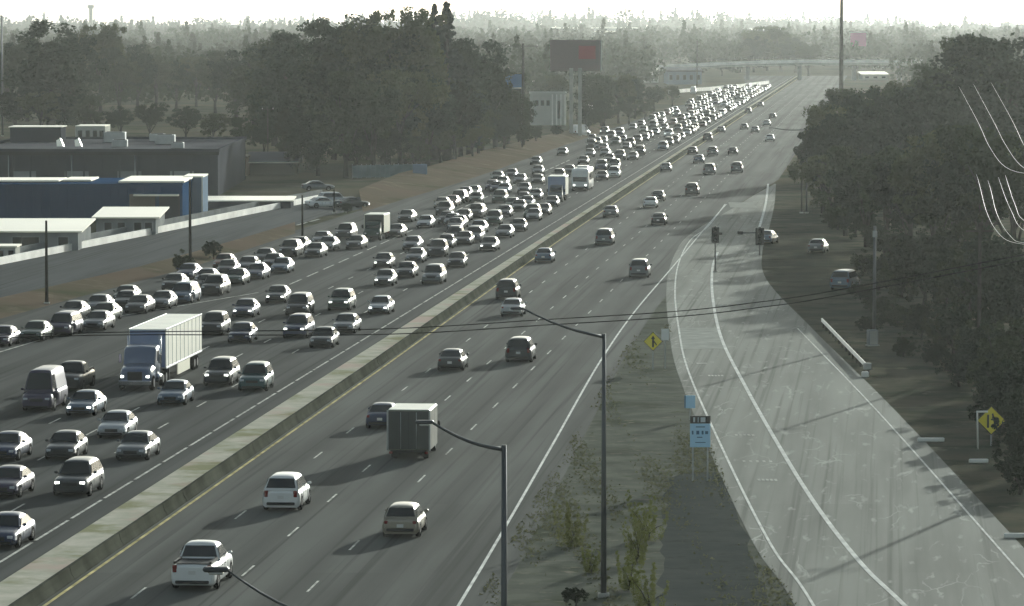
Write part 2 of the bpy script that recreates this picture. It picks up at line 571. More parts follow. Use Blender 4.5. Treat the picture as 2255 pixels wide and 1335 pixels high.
# paint
line('lane_line_yellow', RIN, 0.17, 0.03, M['paint_yellow'])
line('lane_line_edge', [(SL * y + C_LIN, y) for y in (120, FAR)], 0.16, 0.03, M['paint_worn'], (9.0, 8.2, 0))
for k, off in ((1, 2.0), (2, 9.5), (3, 4.2)):
    line('lane_line_dashed', [(SL * y - 36.1 + 3.66 * k, y) for y in (120, 1400)], 0.11, 0.03, M['paint_faded'], (14.63, 3.66, off))
for k, off in ((1, 5.0), (2, 1.0), (3, 8.2)):
    line('lane_line_dashed', [(SL * y + C_LIN - 3.66 * k, y) for y in (120, 1400)], 0.13, 0.03, M['paint_worn'], (14.63, 3.66, off))
line('lane_line_exit', [(SL * y - 56.2, y) for y in (385, 760)], 0.2, 0.03, M['paint_worn'], (12.0, 8.0, 0))
line('lane_line_exit', [(-45.5, 268), (-37.9, 321), (-33.0, 355), (SL * 385 - 57.4, 385)], 0.2, 0.03, M['paint_worn'])
line('lane_line_fog', smooth_poly(FOG), 0.15, 0.034, M['paint_white'])
line('lane_line_ramp', smooth_poly(RL), 0.14, 0.036, M['paint_white'])
line('lane_line_ramp_middle', smooth_poly(RC), 0.24, 0.036, M['paint_white'])
line('lane_line_ramp_edge', smooth_poly(RR[:4]), 0.12, 0.036, M['paint_white'])
line('lane_line_ramp_edge', smooth_poly(RR[6:]), 0.3, 0.036, M['paint_white'])
mb = MB()
for x0, y0, x1, y1 in ((1499, 722, 1596, 768), (1608, 446, 1668, 457)):
    a, b, c, d = G(x0, y1, 0.028), G(x1, y1, 0.028), G(x1 - 12, y0, 0.028), G(x0 - 4, y0, 0.028)
    mb.face((a, b, c, d))
tag(mb.build('pavement_patch', M['patch']), kind='structure')
mb = MB()                                                          # worn ramp-meter stop bars and arrows
for px, py, w in ((1640, 958, 1.0), (1668, 1016, 1.5), (1690, 1057, 0.9), (1576, 827, 0.9), (1545, 800, 0.6)):
    p = G(px, py, 0.036)
    for k in range(5):
        x = p.x - w / 2 + k * w / 4
        mb.face(((x - 0.08, p.y - 0.5, p.z), (x + 0.08, p.y - 0.5, p.z), (x + 0.08, p.y + 0.5, p.z), (x - 0.08, p.y + 0.5, p.z)))
tag(mb.build('road_marking', M['paint_worn']), kind='structure')

# frontage street, banks
STREET_TOP = [G(-60, 594), G(0, 583), G(160, 551), G(340, 515), G(500, 482), G(620, 458), G(705, 441)]
STREET_LOW = [G(-60, 690), G(0, 668), G(160, 632), G(340, 590), G(500, 545), G(620, 508), G(705, 478)]
mb = MB()
for i in range(len(STREET_TOP) - 1):
    q = [STREET_LOW[i], STREET_LOW[i + 1], STREET_TOP[i + 1], STREET_TOP[i]]
    q = [Vector((p.x, p.y, 0.01)) for p in q]
    mb.face(q, 0, False, [(p.x - SL * p.y, p.y) for p in q])
for quad in ([G(705, 478), G(860, 448), G(840, 430), G(705, 441)],):
    q = [Vector((p.x, p.y, 0.012)) for p in quad]
    mb.face(q, 0, False, [(p.x - SL * p.y, p.y) for p in q])
tag(mb.build('frontage_street', M['asphalt_street']), kind='structure')
line('street_kerb', [(p.x, p.y) for p in [v + Vector((0.8, -1.5, 0)) for v in STREET_LOW[1:]]], 0.35, 0.03, M['paint_worn'], (9, 7, 0))


def bank(name, low, top, h, m):
    mb = MB()
    rows = []
    for t in (0, 0.15, 0.4, 0.75, 1.0):
        rows.append([Vector((a.x * (1 - t) + b.x * t, a.y * (1 - t) + b.y * t, h * (3 * t * t - 2 * t ** 3) + 0.002)) for a, b in zip(low, top)])
    mb.mesh_grid(rows, 0, True)
    return tag(mb.build(name, m), kind='structure')


bank('dirt_bank', [G(-60, 728), G(0, 704), G(150, 662), G(300, 622), G(420, 590), G(540, 552), G(650, 515)],
     [G(-60, 690), G(0, 668), G(150, 634), G(300, 600), G(420, 567), G(540, 532), G(650, 498)], 0.5, M['bank'])
bank('dirt_bank', [G(800, 468), G(900, 437), G(1000, 407), G(1080, 380), G(1150, 354), G(1250, 318), G(1330, 292)],
     [G(790, 436), G(880, 398), G(960, 378), G(1040, 352), G(1110, 334), G(1220, 306), G(1320, 286)], 1.2, M['bank'])

# ------------------------------------------------------------------ median barrier, walls, guardrail
def sweep(name, pts, profile, m, closed=True):
    """profile [(offset, z)] carried along [(X, Y)]"""
    mb = MB()
    P = [Vector((p[0], p[1], 0)) for p in pts]
    rows = []
    for i, p in enumerate(P):
        d = (P[min(i + 1, len(P) - 1)] - P[max(i - 1, 0)]).normalized()
        n = Vector((d.y, -d.x, 0))
        rows.append([p + n * o + Vector((0, 0, z)) for o, z in profile])
    mb.mesh_grid(rows, 0, False, closed, closed)
    return mb.build(name, m)


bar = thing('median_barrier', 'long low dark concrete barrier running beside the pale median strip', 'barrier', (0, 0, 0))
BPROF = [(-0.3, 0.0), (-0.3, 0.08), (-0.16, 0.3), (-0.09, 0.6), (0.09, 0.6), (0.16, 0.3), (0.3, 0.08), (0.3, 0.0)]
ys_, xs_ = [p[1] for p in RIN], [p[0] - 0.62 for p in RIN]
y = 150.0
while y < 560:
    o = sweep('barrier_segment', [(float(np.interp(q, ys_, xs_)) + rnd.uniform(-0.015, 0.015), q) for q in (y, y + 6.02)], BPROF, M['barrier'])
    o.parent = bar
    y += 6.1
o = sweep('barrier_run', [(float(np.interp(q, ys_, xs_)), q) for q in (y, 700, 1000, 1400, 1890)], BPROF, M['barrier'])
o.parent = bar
sw = thing('street_wall', 'long low white wall climbing along the far edge of the frontage street', 'wall', (0, 0, 0))
w1 = sweep('wall_face', [(p.x, p.y) for p in STREET_TOP], [(-0.18, 0), (-0.18, 0.75), (0.18, 0.75), (0.18, 0)], M['white_wall'])
w1.parent = sw
w2 = sweep('wall_coping', [(p.x - 0.5, p.y + 14) for p in STREET_TOP], [(-0.2, 0), (-0.2, 0.9), (0.2, 0.9), (0.2, 0)], M['grey_wall'])
tag(w2, 'thin grey wall running parallel behind the white street wall', 'wall')
w2.name = 'rear_wall'
gr = thing('guardrail', 'steel guardrail on posts beside the outer edge of the on-ramp', 'guardrail', G(1858, 765))
pa, pb = G(1810, 722), G(1908, 826)
r0 = gr.location.copy()
n_posts = 14
ra = [pa.lerp(pb, t / 26) - r0 for t in range(27)]
mb = MB()
rows = []
for p in ra:
    rows.append([p + Vector((o, 0, z)) for o, z in ((-0.02, 0.48), (-0.1, 0.55), (-0.03, 0.64), (-0.1, 0.73), (-0.02, 0.80), (0.03, 0.80), (0.03, 0.48))])
mb.mesh_grid(rows, 0, False, True, True)
mb.build('rail', M['galv'], gr)
pm = MB()
pm.box((0, 0, 0.4), (0.15, 0.15, 0.8))
pm = pm.mesh('post', [M['wood']])
for k in range(n_posts):
    link('post', pm, gr, pa.lerp(pb, k / (n_posts - 1)) - r0 + Vector((0.13, 0, 0)))
mb = MB()
mb.box((0, 0, 0.62), (0.6, 0.25, 0.5), 0, 0, 0.06)
mb.build('end_terminal', M['galv'], gr, pb - r0 + Vector((0.05, -0.2, 0)))

# ------------------------------------------------------------------ cars
# y runs forward; cowl / roof front / roof rear / base rear are stations of the cabin
SPECS = {
    'sedan': dict(L=4.75, W=1.84, H=1.46, belt=0.93, hood=0.86, tail=0.98, cab=(1.0, 0.25, -0.95, -1.85), nose=0.62),
    'hatchback': dict(L=4.25, W=1.78, H=1.52, belt=0.95, hood=0.92, tail=0.95, cab=(1.0, 0.35, -1.5, -2.02), nose=0.66),
    'suv': dict(L=4.75, W=1.93, H=1.76, belt=1.08, hood=1.04, tail=1.08, cab=(0.95, 0.4, -1.85, -2.28), nose=0.8),
    'minivan': dict(L=5.1, W=1.97, H=1.78, belt=1.05, hood=1.0, tail=1.05, cab=(1.6, 0.75, -2.05, -2.42), nose=0.75),
    'pickup_truck': dict(L=5.7, W=2.0, H=1.86, belt=1.17, hood=1.15, tail=1.17, cab=(1.25, 0.65, -0.55, -0.85), nose=0.9),
    'cargo_van': dict(L=5.9, W=2.03, H=2.55, belt=1.3, hood=1.2, tail=1.3, cab=(2.1, 1.45, -2.75, -2.9), nose=0.85),
}
CATS = {'sedan': 'car', 'hatchback': 'car', 'suv': 'suv', 'minivan': 'minivan', 'pickup_truck': 'pickup truck', 'cargo_van': 'van'}
WORD = {'sedan': 'sedan', 'hatchback': 'hatchback', 'suv': 'SUV', 'minivan': 'minivan', 'pickup_truck': 'pickup', 'cargo_van': 'van'}


def car_parts(s, fine=True):
    """{part name: [(MB, material key), ...]} for one kind of car"""
    L, W, H = s['L'], s['W'] / 2, s['H']
    belt, hood, tail = s['belt'], s['hood'], s['tail']
    yc, y1, y2, yb = s['cab']
    P = {}
    # body tub
    f, r = L / 2, -L / 2
    st = [(f, 0.80, s['nose'], 0.34), (f - 0.06, 0.88, s['nose'] + 0.06, 0.27), (f - 0.22, 0.955, (s['nose'] + hood) / 2 + 0.03, 0.22),
          (f - 0.6, 0.99, hood - 0.03, 0.2), (f - 1.1, 1.0, hood + 0.01, 0.2), (yc, 1.0, belt - 0.01, 0.2), (0, 1.0, belt, 0.2),
          (yb + 0.25, 1.0, belt + 0.01, 0.2), (min(yb - 0.01, r + 0.5), 0.985, tail, 0.22), (r + 0.2, 0.96, tail - 0.01, 0.25), (r + 0.05, 0.90, tail - 0.06, 0.3), (r, 0.84, tail - 0.16, 0.36)]
    rows = []
    for y, k, zs, zb in st:
        w = W * k
        half = [(0, zb), (w * 0.86, zb), (w * 0.965, zb + 0.1), (w, zb + 0.3 * (zs - zb) + 0.05), (w * 0.99, zs - 0.30), (w * 0.955, zs - 0.16), (w * 0.885, zs - 0.06), (w * 0.76, zs), (w * 0.45, zs + 0.03), (0, zs + 0.04)]
        rows.append([(x, y, z) for x, z in half] + [(-x, y, z) for x, z in reversed(half[1:-1])])
    b = MB()
    b.mesh_grid(rows, 0, True, True, True)
    P['body'] = [(b, 'PAINT')]
    # cabin shell
    wb, wr = W * 0.93, W * 0.70
    zt = H

    def section(y, z):
        t = max(0.0, (z - belt) / (zt - belt))
        x = wb + (wr - wb) * t
        h = [(wb, belt - 0.06), (wb + (x - wb) * 0.55, belt + (z - belt) * 0.55), (x + 0.035 * t, max(belt - 0.02, z - 0.17)), (x, max(belt - 0.01, z - 0.09)), (x - 0.075, max(belt, z - 0.03)), (x - 0.17, z), (x * 0.4, z + 0.025 * t), (0, z + 0.03 * t)]
        return [(a, y, c) for a, c in h] + [(-a, y, c) for a, c in reversed(h[:-1])]
    c = MB()
    st2 = [(yc, belt + 0.02), (yc + (y1 - yc) * 0.5, belt + 0.52 * (zt - belt)), (y1, zt - 0.05), (y1 - 0.22, zt), ((y1 + y2) / 2, zt + 0.015), (y2 + 0.2, zt), (y2, zt - 0.05), (y2 + (yb - y2) * 0.5, belt + 0.53 * (zt - belt)), (yb, belt + 0.02)]
    c.mesh_grid([section(y, z) for y, z in st2], 0, True, False)
    P['cabin'] = [(c, 'PAINT')]

    def pane(ya, za, yd, zd, t0, t1, k):
        q = []
        nrm = Vector((0, (zd - za), -(yd - ya))).normalized()
        if nrm.z < 0:
            nrm = -nrm
        for t, sx in ((t0, -1), (t0, 1), (t1, 1), (t1, -1)):
            x = (wb + (wr - wb) * t) * k
            q.append(Vector((sx * x, ya + (yd - ya) * t, za + (zd - za) * t)) + nrm * 0.035)
        g = MB()
        g.face(q)
        mid = [(q[0] + q[3]) / 2, (q[1] + q[2]) / 2]
        return g
    P['windscreen'] = [(pane(yc, belt, y1, zt, 0.06, 0.86, 0.9), 'glass')]
    if s['L'] != 5.9:
        P['rear_window'] = [(pane(yb, belt, y2, zt, 0.16, 0.84, 0.88), 'glass')]
    sides = []
    for sx in (-1, 1):
        def sp(y, t):
            z = belt + (zt - belt) * t
            x = wb + (wr - wb) * t + 0.035 * t * 0.8 + 0.014
            return Vector((sx * x, y, z))
        g = MB()
        bf, br = yc + (y1 - yc) * 0.22, yb + (y2 - yb) * 0.25
        tf, tr = y1 - 0.06, y2 + 0.06
        if s['L'] == 5.9:
            br = tr = 0.75
        q = [sp(bf, 0.08), sp(tf, 0.78), sp(tr, 0.78), sp(br, 0.08)]
        if sx < 0:
            q.reverse()
        g.face(q)
        sides.append((g, 'glass'))
    P['side_window'] = sides
    # lamps, grille, plate, mirrors
    hl, tl, mr = [], [], []
    for sx in (-1, 1):
        g = MB()
        g.box((sx * W * 0.68, f - 0.075, s['nose'] - 0.02), (W * 0.30, 0.16, 0.15), 0, 0, 0.03)
        hl.append((g, 'LAMP'))
        g = MB()
        zt_ = tail - 0.17
        g.box((sx * W * 0.77, r + 0.045, zt_), (W * 0.2, 0.12, 0.16 if s['H'] < 1.6 else 0.34), 0, 0, 0.03)
        tl.append((g, 'tail'))
        g = MB()
        g.box((sx * (W + 0.08), yc - 0.25, belt + 0.09), (0.2, 0.12, 0.15), 0, 0, 0.04)
        mr.append((g, 'PAINT'))
    P['headlight'], P['taillight'], P['mirror'] = hl, tl, mr
    g = MB()
    g.box((0, f - 0.02, s['nose'] - 0.10), (W * 0.85, 0.09, 0.18), 0, 0, 0.02)
    P['grille'] = [(g, 'black')]
    g = MB()
    g.box((0, f - 0.03, 0.34), (W * 1.45, 0.10, 0.13), 0, 0, 0.03)
    P['lower_bumper'] = [(g, 'black')]
    g = MB()
    g.box((0, r - 0.0, tail - 0.33), (0.32, 0.05, 0.16))
    P['number_plate'] = [(g, 'plate')]
    if s['L'] == 5.7:
        g = MB()                                                   # load bed let into the tub
        x, y0, y3, z = W * 0.80, yb - 0.08, r + 0.16, belt + 0.052
        g.box((0, (y0 + y3) / 2, z), (2 * x, y0 - y3, 0.02))
        for sx in (-1, 1):
            g.box((sx * x, (y0 + y3) / 2, z + 0.04), (0.1, y0 - y3, 0.10))
        P['load_bed'] = [(g, 'black')]
    wl = []
    wr_ = 0.335 if s['H'] < 1.6 else 0.38
    for sx in (-1, 1):
        for y in (f - 0.19 * L, r + 0.2 * L):
            t = MB()
            rows = []
            for x, q in ((-0.11, 0.72), (-0.11, 0.94), (-0.07, 1.0), (0.07, 1.0), (0.11, 0.94), (0.11, 0.72)):
                rows.append([(sx * (W - 0.095) + x, y + math.cos(a) * wr_ * q, wr_ + math.sin(a) * wr_ * q) for a in (2 * math.pi * j / 16 for j in range(16))])
            t.mesh_grid(rows, 0, True, True)
            d = MB()
            d.disc((sx * (W - 0.095 + 0.085), y, wr_), wr_ * 0.73, 'x', 14)
            for k in range(5):
                a = k * 2 * math.pi / 5
                d.box((sx * (W - 0.095 + 0.093), y + math.cos(a) * wr_ * 0.36, wr_ + math.sin(a) * wr_ * 0.36), (0.02, 0.06, 0.06))
            wl.append((t, d))
    P['wheel'] = wl
    ar, ds, hd = [], [], []
    for sx in (-1, 1):
        for y in (f - 0.19 * L, r + 0.2 * L):
            g = MB()
            pts = []
            for j in range(15):
                a = math.pi * (-0.06 + 1.12 * j / 14)
                pts.append((sx * (W + 0.004), y + math.cos(a) * wr_ * 1.17, wr_ + math.sin(a) * wr_ * 1.17))
            g.face(pts if sx > 0 else pts[::-1])
            ar.append((g, 'black'))
        for y in (yc - 0.35, (yc + yb) / 2 - 0.15):
            g = MB()
            g.box((sx * (W + 0.001), y, (belt + 0.3) / 2 - 0.02), (0.012, 0.025, belt - 0.62))
            ds.append((g, 'black'))
            g = MB()
            g.box((sx * (W + 0.012), y - 0.75 if y > 0.3 else y - 0.7, belt - 0.24), (0.03, 0.16, 0.035))
            hd.append((g, 'black'))
    P['wheel_arch'], P['door_seam'], P['door_handle'] = ar, ds, hd
    g = MB()
    g.box((0, r - 0.005, 0.42), (W * 1.5, 0.07, 0.14), 0, 0, 0.03)
    P['rear_bumper'] = [(g, 'black')]
    return P


class CarKit:
    def __init__(self, kind):
        self.kind = kind
        self.s = SPECS[kind]
        self.parts = []
        P = car_parts(self.s)
        joined = MB()
        slots = ['PAINT', 'glass', 'black', 'LAMP', 'tail', 'plate', 'rim']
        for nm, lst in P.items():
            for a, k in lst:
                if nm == 'wheel':
                    self.parts.append(('wheel', a.mesh('wheel', [M['rubber']]), None, k.mesh('rim', [M['rim']])))
                    for q, si in ((a, 2), (k, 6)):
                        self.join(joined, q, si)
                else:
                    key = k
                    m0 = M[k] if k in M else PAINTS['grey']
                    self.parts.append((nm, a.mesh(self.kind + '_' + nm, [m0]), key, None))
                    self.join(joined, a, slots.index(k))
        self.whole = joined.mesh(kind, [PAINTS['grey'], M['glass'], M['black'], M['head_off'], M['tail'], M['plate'], M['rim']])

    @staticmethod
    def join(j, q, si):
        i = len(j.v)
        j.v += q.v
        j.f += [tuple(i + k for k in f) for f in q.f]
        j.m += [si] * len(q.f)
        j.s += q.s

    def put(self, loc, rz, paint, label, group, detailed=True, lit=False):
        cat = CATS[self.kind]
        if not detailed:
            o = link(self.kind, self.whole, None, loc, rz)
            o.material_slots[0].link = 'OBJECT'
            o.material_slots[0].material = PAINTS[paint]
            if lit:
                o.material_slots[3].link = 'OBJECT'
                o.material_slots[3].material = M['head_on']
            return tag(o, label, cat, group)
        t = thing(self.kind, label, cat, loc, rz, group)
        for nm, me, key, sub in self.parts:
            o = link(nm, me, t)
            if key in ('PAINT', 'LAMP'):
                o.material_slots[0].link = 'OBJECT'
                o.material_slots[0].material = PAINTS[paint] if key == 'PAINT' else (M['head_on'] if lit else M['head_off'])
            if sub:
                link('rim', sub, o)
        return t


KIT = {k: CarKit(k) for k in SPECS}
EXIT_SL = 0.118
ORD = ['first', 'second', 'third', 'fourth', 'fifth', 'sixth', 'seventh', 'eighth', 'ninth', 'tenth', 'eleventh', 'twelfth', 'thirteenth', 'fourteenth', 'fifteenth',
       'sixteenth', 'seventeenth', 'eighteenth', 'nineteenth', 'twentieth', 'twenty-first', 'twenty-second', 'twenty-third', 'twenty-fourth', 'twenty-fifth',
       'twenty-sixth', 'twenty-seventh', 'twenty-eighth', 'twenty-ninth', 'thirtieth']
for tens in ('thirty', 'forty', 'fifty'):
    ORD += [tens + '-' + q for q in ORD[:9]] + [{'thirty': 'fortieth', 'forty': 'fiftieth', 'fifty': 'sixtieth'}[tens]]
SH = {'s': 'sedan', 'h': 'hatchback', 'u': 'suv', 'm': 'minivan', 'p': 'pickup_truck', 'v': 'cargo_van'}
CO = {'w': 'white', 'i': 'silver', 'g': 'grey', 'c': 'charcoal', 'k': 'black', 'b': 'dark blue', 'l': 'slate blue', 'x': 'dark purple', 'e': 'dark green', 'r': 'maroon', 't': 'teal', 'a': 'tan', 'o': 'rust brown', 'y': 'cream'}
# oncoming vehicles: front bumper on the ground in the photograph, kind, colour, + = headlights on
IN = '''-8 1212 sb|4 1100 sx|158 1097 uc+|-2 1018 sb|124 1016 sc|290 1017 sg|238 968 si|180 919 sl+|85 908 vx|150 864 pk|369 895 sl|480 852 uc+|548 864 ut|520 757 sb
460 741 uk|535 701 sb+|650 747 ub+|706 768 sc|760 736 sg|750 686 ue+|834 694 si+|655 697 mk|604 669 sc+|845 631 sg+|886 613 sc|836 592 sk+|947 627 ug|1006 590 sc|912 580 sg|956 567 uc|1074 554 sk+
975 548 sc|907 552 sg|893 490 sc|930 503 si|981 494 sc|973 476 uk|1013 490 sc|1003 504 sg|1030 486 sk|1047 481 uc|1083 497 ue|1110 479 sc|1139 511 sc|1170 487 sg|1108 525 sg|1053 515 sl
1015 541 sc|1042 536 ug|985 541 uc|1000 509 sc|966 512 sg|1071 423 sx|1060 433 sb|1102 411 sa|1095 399 se|1126 393 sk|1145 405 sg|1107 427 sl|1152 426 sc|1095 448 ue|1045 448 se|1020 436 sx|1004 449 mk|1029 436 se
988 456 so|971 460 sa|1178 441 sg|1152 448 sc|1124 463 se|1139 466 sc|1161 457 sg|1180 364 sc|1181 385 sg|1182 406 sk|1236 343 se|1228 398 uc|1210 457 sc|1196 475 sk|1167 482 ue|1283 363 sc|1321 376 ub|1326 398 sc|1353 374 uk|1350 392 mw|1331 345 sg|1340 358 sc|1315 330 sg|1378 331 sk|1364 353 uc|1390 353 sg|1296 346 sg|1408 342 uc|1303 312 sc|1330 297 um+|1252 384 sc
50 760 se|127 742 mx|182 738 sg|218 710 se|238 690 sc|301 692 sk|346 684 sg|399 670 ml|424 650 sc|466 652 uk|410 617 sb|516 629 se|556 617 sb|489 594 so|592 594 sc+|612 603 sl|632 567 uk|720 553 sg|780 550 sc|850 530 sc|-14 765 sx|150 706 sc|205 691 sg|272 669 se|372 641 sk|445 629 sb|497 608 sk|540 601 sg|575 581 sc|655 554 sk|700 541 sg|755 528 uc|690 568 sc'''
entries = []
for tok in IN.replace('\n', '|').split('|'):
    a = tok.split()
    kk = SH.get(a[2][0], 'sedan')
    cc = CO.get(a[2][1], 'charcoal')
    entries.append((G(float(a[0]), float(a[1])), kk, cc, a[2].endswith('+')))


def lane_of(p):
    off = C_LIN - (p.x - SL * p.y)
    e = C_LIN - (p.x - SL * p.y)
    if off > 15.6 and p.y < 620:
        return 5
    return max(0, min(4, int(off / 3.66)))


LANES = ['lane beside the median', 'second lane from the median', 'third lane from the median', 'fourth lane from the median', 'fifth lane from the median', 'exit lanes']
lanes = {k: [] for k in range(6)}
for e in entries:
    lanes[lane_of(e[0])].append(e)
# keep cars of one lane clear of each other
dm = Vector((SL, 1, 0)).normalized()
placed = [(G(297, 862) + dm * 3.5, 8.0), (G(297, 862) + dm * 12.5, 17.0), (G(1223, 446) + dm * 3.6, 7.4), (G(818, 531) + dm * 3.3, 6.8), (G(1277, 421) + dm * 5.3, 10.8)]
for k, lst in lanes.items():
    lst.sort(key=lambda e: e[0].y)
    for n, (p, kk, cc, lit) in enumerate(lst):
        sp = SPECS[kk]
        if k == 5:
            d = Vector((EXIT_SL, 1, 0)).normalized()
        else:
            d = Vector((SL, 1, 0)).normalized()
        c = p + d * (sp['L'] / 2)
        hit = True
        tries = 0
        while hit and tries < 40:
            hit = False
            for q, l2 in placed:
                v = c - q
                if abs(v.dot(d)) < (sp['L'] + l2) / 2 + 0.7 and abs(v.dot(Vector((d.y, -d.x, 0)))) < 2.05:
                    c = c + d * 0.6
                    hit = True
                    break
            tries += 1
        placed.append((c, sp['L']))
        lst[n] = (c, kk, cc, lit, math.pi - math.atan2(d.x, d.y), p.y < 560)
    lst.sort(key=lambda e: e[0].y)
    for n, (c, kk, cc, lit, rz, fine) in enumerate(lst):
        lab = f"{cc} {WORD[kk]}, {ORD[n]} oncoming in the {LANES[k]}, counting from the camera"
        KIT[kk].put(c + Vector((rnd.uniform(-0.2, 0.2), 0, 0.012)), rz + rnd.uniform(-0.025, 0.025), cc, lab, 'oncoming traffic in the jam', fine, lit)

# the tail of the jam, too far away to tell its cars apart
kinds = ['sedan', 'sedan', 'sedan', 'suv', 'suv', 'hatchback', 'minivan', 'pickup_truck']
cols = ['silver', 'grey', 'grey', 'charcoal', 'charcoal', 'charcoal', 'black', 'black', 'black', 'dark blue', 'dark blue', 'slate blue', 'maroon', 'dark green', 'teal', 'white']
for k in range(5):
    y = 800 + rnd.uniform(0, 12)
    while y < 1560:
        p = R(C_LIN - 1.85 - 3.66 * k + rnd.uniform(-0.3, 0.3), y)
        if all((p - q).length > 6.5 for q, _ in placed):
            kk = rnd.choice(kinds)
            KIT[kk].put(p + Vector((0, 0, 0.012)), math.pi + HEAD, rnd.choice(cols), 'small far-off car in the ' + ('densely packed distant jam, ' + LANES[k]), 'far end of the oncoming jam, ' + LANES[k], False, rnd.random() < 0.08)
            placed.append((p, 5))
        y += rnd.uniform(10, 27) if k else rnd.uniform(12, 32)

# vehicles driving away: rear bumper on the ground
OUT = '''618 1128 uw white SUV driving away beside the barrier, just behind the dark box truck's shadow
881 1187 ha tan hatchback driving away between the dark box truck and the street lamp
836 947 sb dark blue sedan hidden half in shade ahead of the dark box truck
990 819 sc charcoal sedan trailing a long shadow, midway between box truck and barrier
1141 800 uc charcoal SUV driving away alone, under the lamp arm of the farther post
1125 699 si silver car close behind a dark one beside the barrier
1114 661 uc dark SUV hugging the barrier, just ahead of a silver car
1196 580 sl slate blue sedan in the outbound lane next to the barrier
1406 613 ug grey SUV in the outer lane, where the ramp lines begin to bend
1329 541 mg grey minivan in a middle outbound lane, wide and rounded
1343 480 ig grey car with pale roof beside the barrier, level with the oncoming bus
1448 444 sc dark sedan just ahead of a bright-roofed car in the middle lane
1431 459 sw bright-roofed car just behind a dark sedan in the middle lane
1449 497 sc dark sedan alone, below the pair in the middle lane
1523 431 uc dark SUV alone in the outer lane, below the distant group
1465 379 sg grey car beside the barrier, first of the distant outbound group
1524 341 sc dark car at the barrier side of the distant outbound group
1568 344 ug grey SUV in the middle of the distant outbound group
1613 342 sk black car in the outer part of the distant outbound group
1538 360 sl slate car behind the barrier-side car of the distant outbound group
1561 385 mg grey minivan lowest in the middle of the distant outbound group
1622 381 ug grey SUV lowest in the outer lane of the distant outbound group
1558 312 uc dark SUV far ahead beside the barrier, above the outbound group
1587 293 sg grey car far ahead beside the barrier, beyond the dark SUV
1638 286 sc dark car of the far pair in the middle outbound lanes
1662 293 sg grey car of the far pair in the middle outbound lanes
1695 312 sw white car glinting in the far outer lane
1688 278 si silver car in the far outer lane, ahead of the glinting white one
1701 262 sc farthest dark car of the outer lane before the road vanishes
1647 250 sk black car far ahead beside the barrier near the vanishing road
1674 236 sg tiny grey car at the vanishing end of the outbound lanes'''
for ln in OUT.split('\n'):
    a = ln.split(' ', 3)
    p = G(float(a[0]), float(a[1]))
    kk = SH.get(a[2][0], 'sedan')
    cc = CO.get(a[2][1], 'grey')
    d = Vector((SL, 1, 0)).normalized()
    KIT[kk].put(p + d * (SPECS[kk]['L'] / 2) + Vector((0, 0, 0.012)), HEAD, cc, a[3], 'outbound traffic driving away', p.y < 640)
d = Vector((SL, 1, 0)).normalized()
KIT['pickup_truck'].put(G(423, 1304) + d * 2.85 + Vector((0, 0, 0.012)), HEAD, 'white', 'white pickup driving away at the bottom edge, close to the barrier', 'outbound traffic driving away', True)

# ------------------------------------------------------------------ trucks and bus
def big_wheel(parent, x, y, r=0.5, w=0.28, name='wheel'):
    t = MB()
    rows = []
    for dx, q in ((-w / 2, 0.6), (-w / 2, 0.95), (-w / 4, 1.0), (w / 4, 1.0), (w / 2, 0.95), (w / 2, 0.6)):
        rows.append([(x + dx, y + math.cos(a) * r * q, r + math.sin(a) * r * q) for a in (2 * math.pi * j / 18 for j in range(18))])
    t.mesh_grid(rows, 0, True, True)
    o = t.build(name, M['rubber'], parent)
    d = MB()
    d.disc((x + (w / 2 + 0.004) * (1 if x > 0 else -1), y, r), r * 0.58, 'x', 14)
    d.disc((x + (w / 2 + 0.03) * (1 if x > 0 else -1), y, r), r * 0.2, 'x', 8)
    d.build('rim', M['rim'], o)


def part_box(name, parent, c, size, m, bevel=0.02):
    mb = MB()
    mb.box(c, size, 0, 0, bevel)
    return mb.build(name, m, parent)


def quad(name, parent, pts, m):
    mb = MB()
    mb.face([Vector(p) for p in pts])
    return mb.build(name, m, parent)


M['truck_blue'] = mat('truck_cab_blue', (0.10, 0.135, 0.22), 0.3, 0.1, coat=1.0)
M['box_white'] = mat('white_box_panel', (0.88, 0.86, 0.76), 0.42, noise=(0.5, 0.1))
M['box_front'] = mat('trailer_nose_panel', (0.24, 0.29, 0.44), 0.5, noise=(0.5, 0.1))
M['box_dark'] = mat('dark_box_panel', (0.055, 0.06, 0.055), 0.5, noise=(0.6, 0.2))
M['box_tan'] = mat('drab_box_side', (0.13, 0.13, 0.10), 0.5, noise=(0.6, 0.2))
M['skirt'] = mat('trailer_skirt', (0.80, 0.77, 0.62), 0.45)

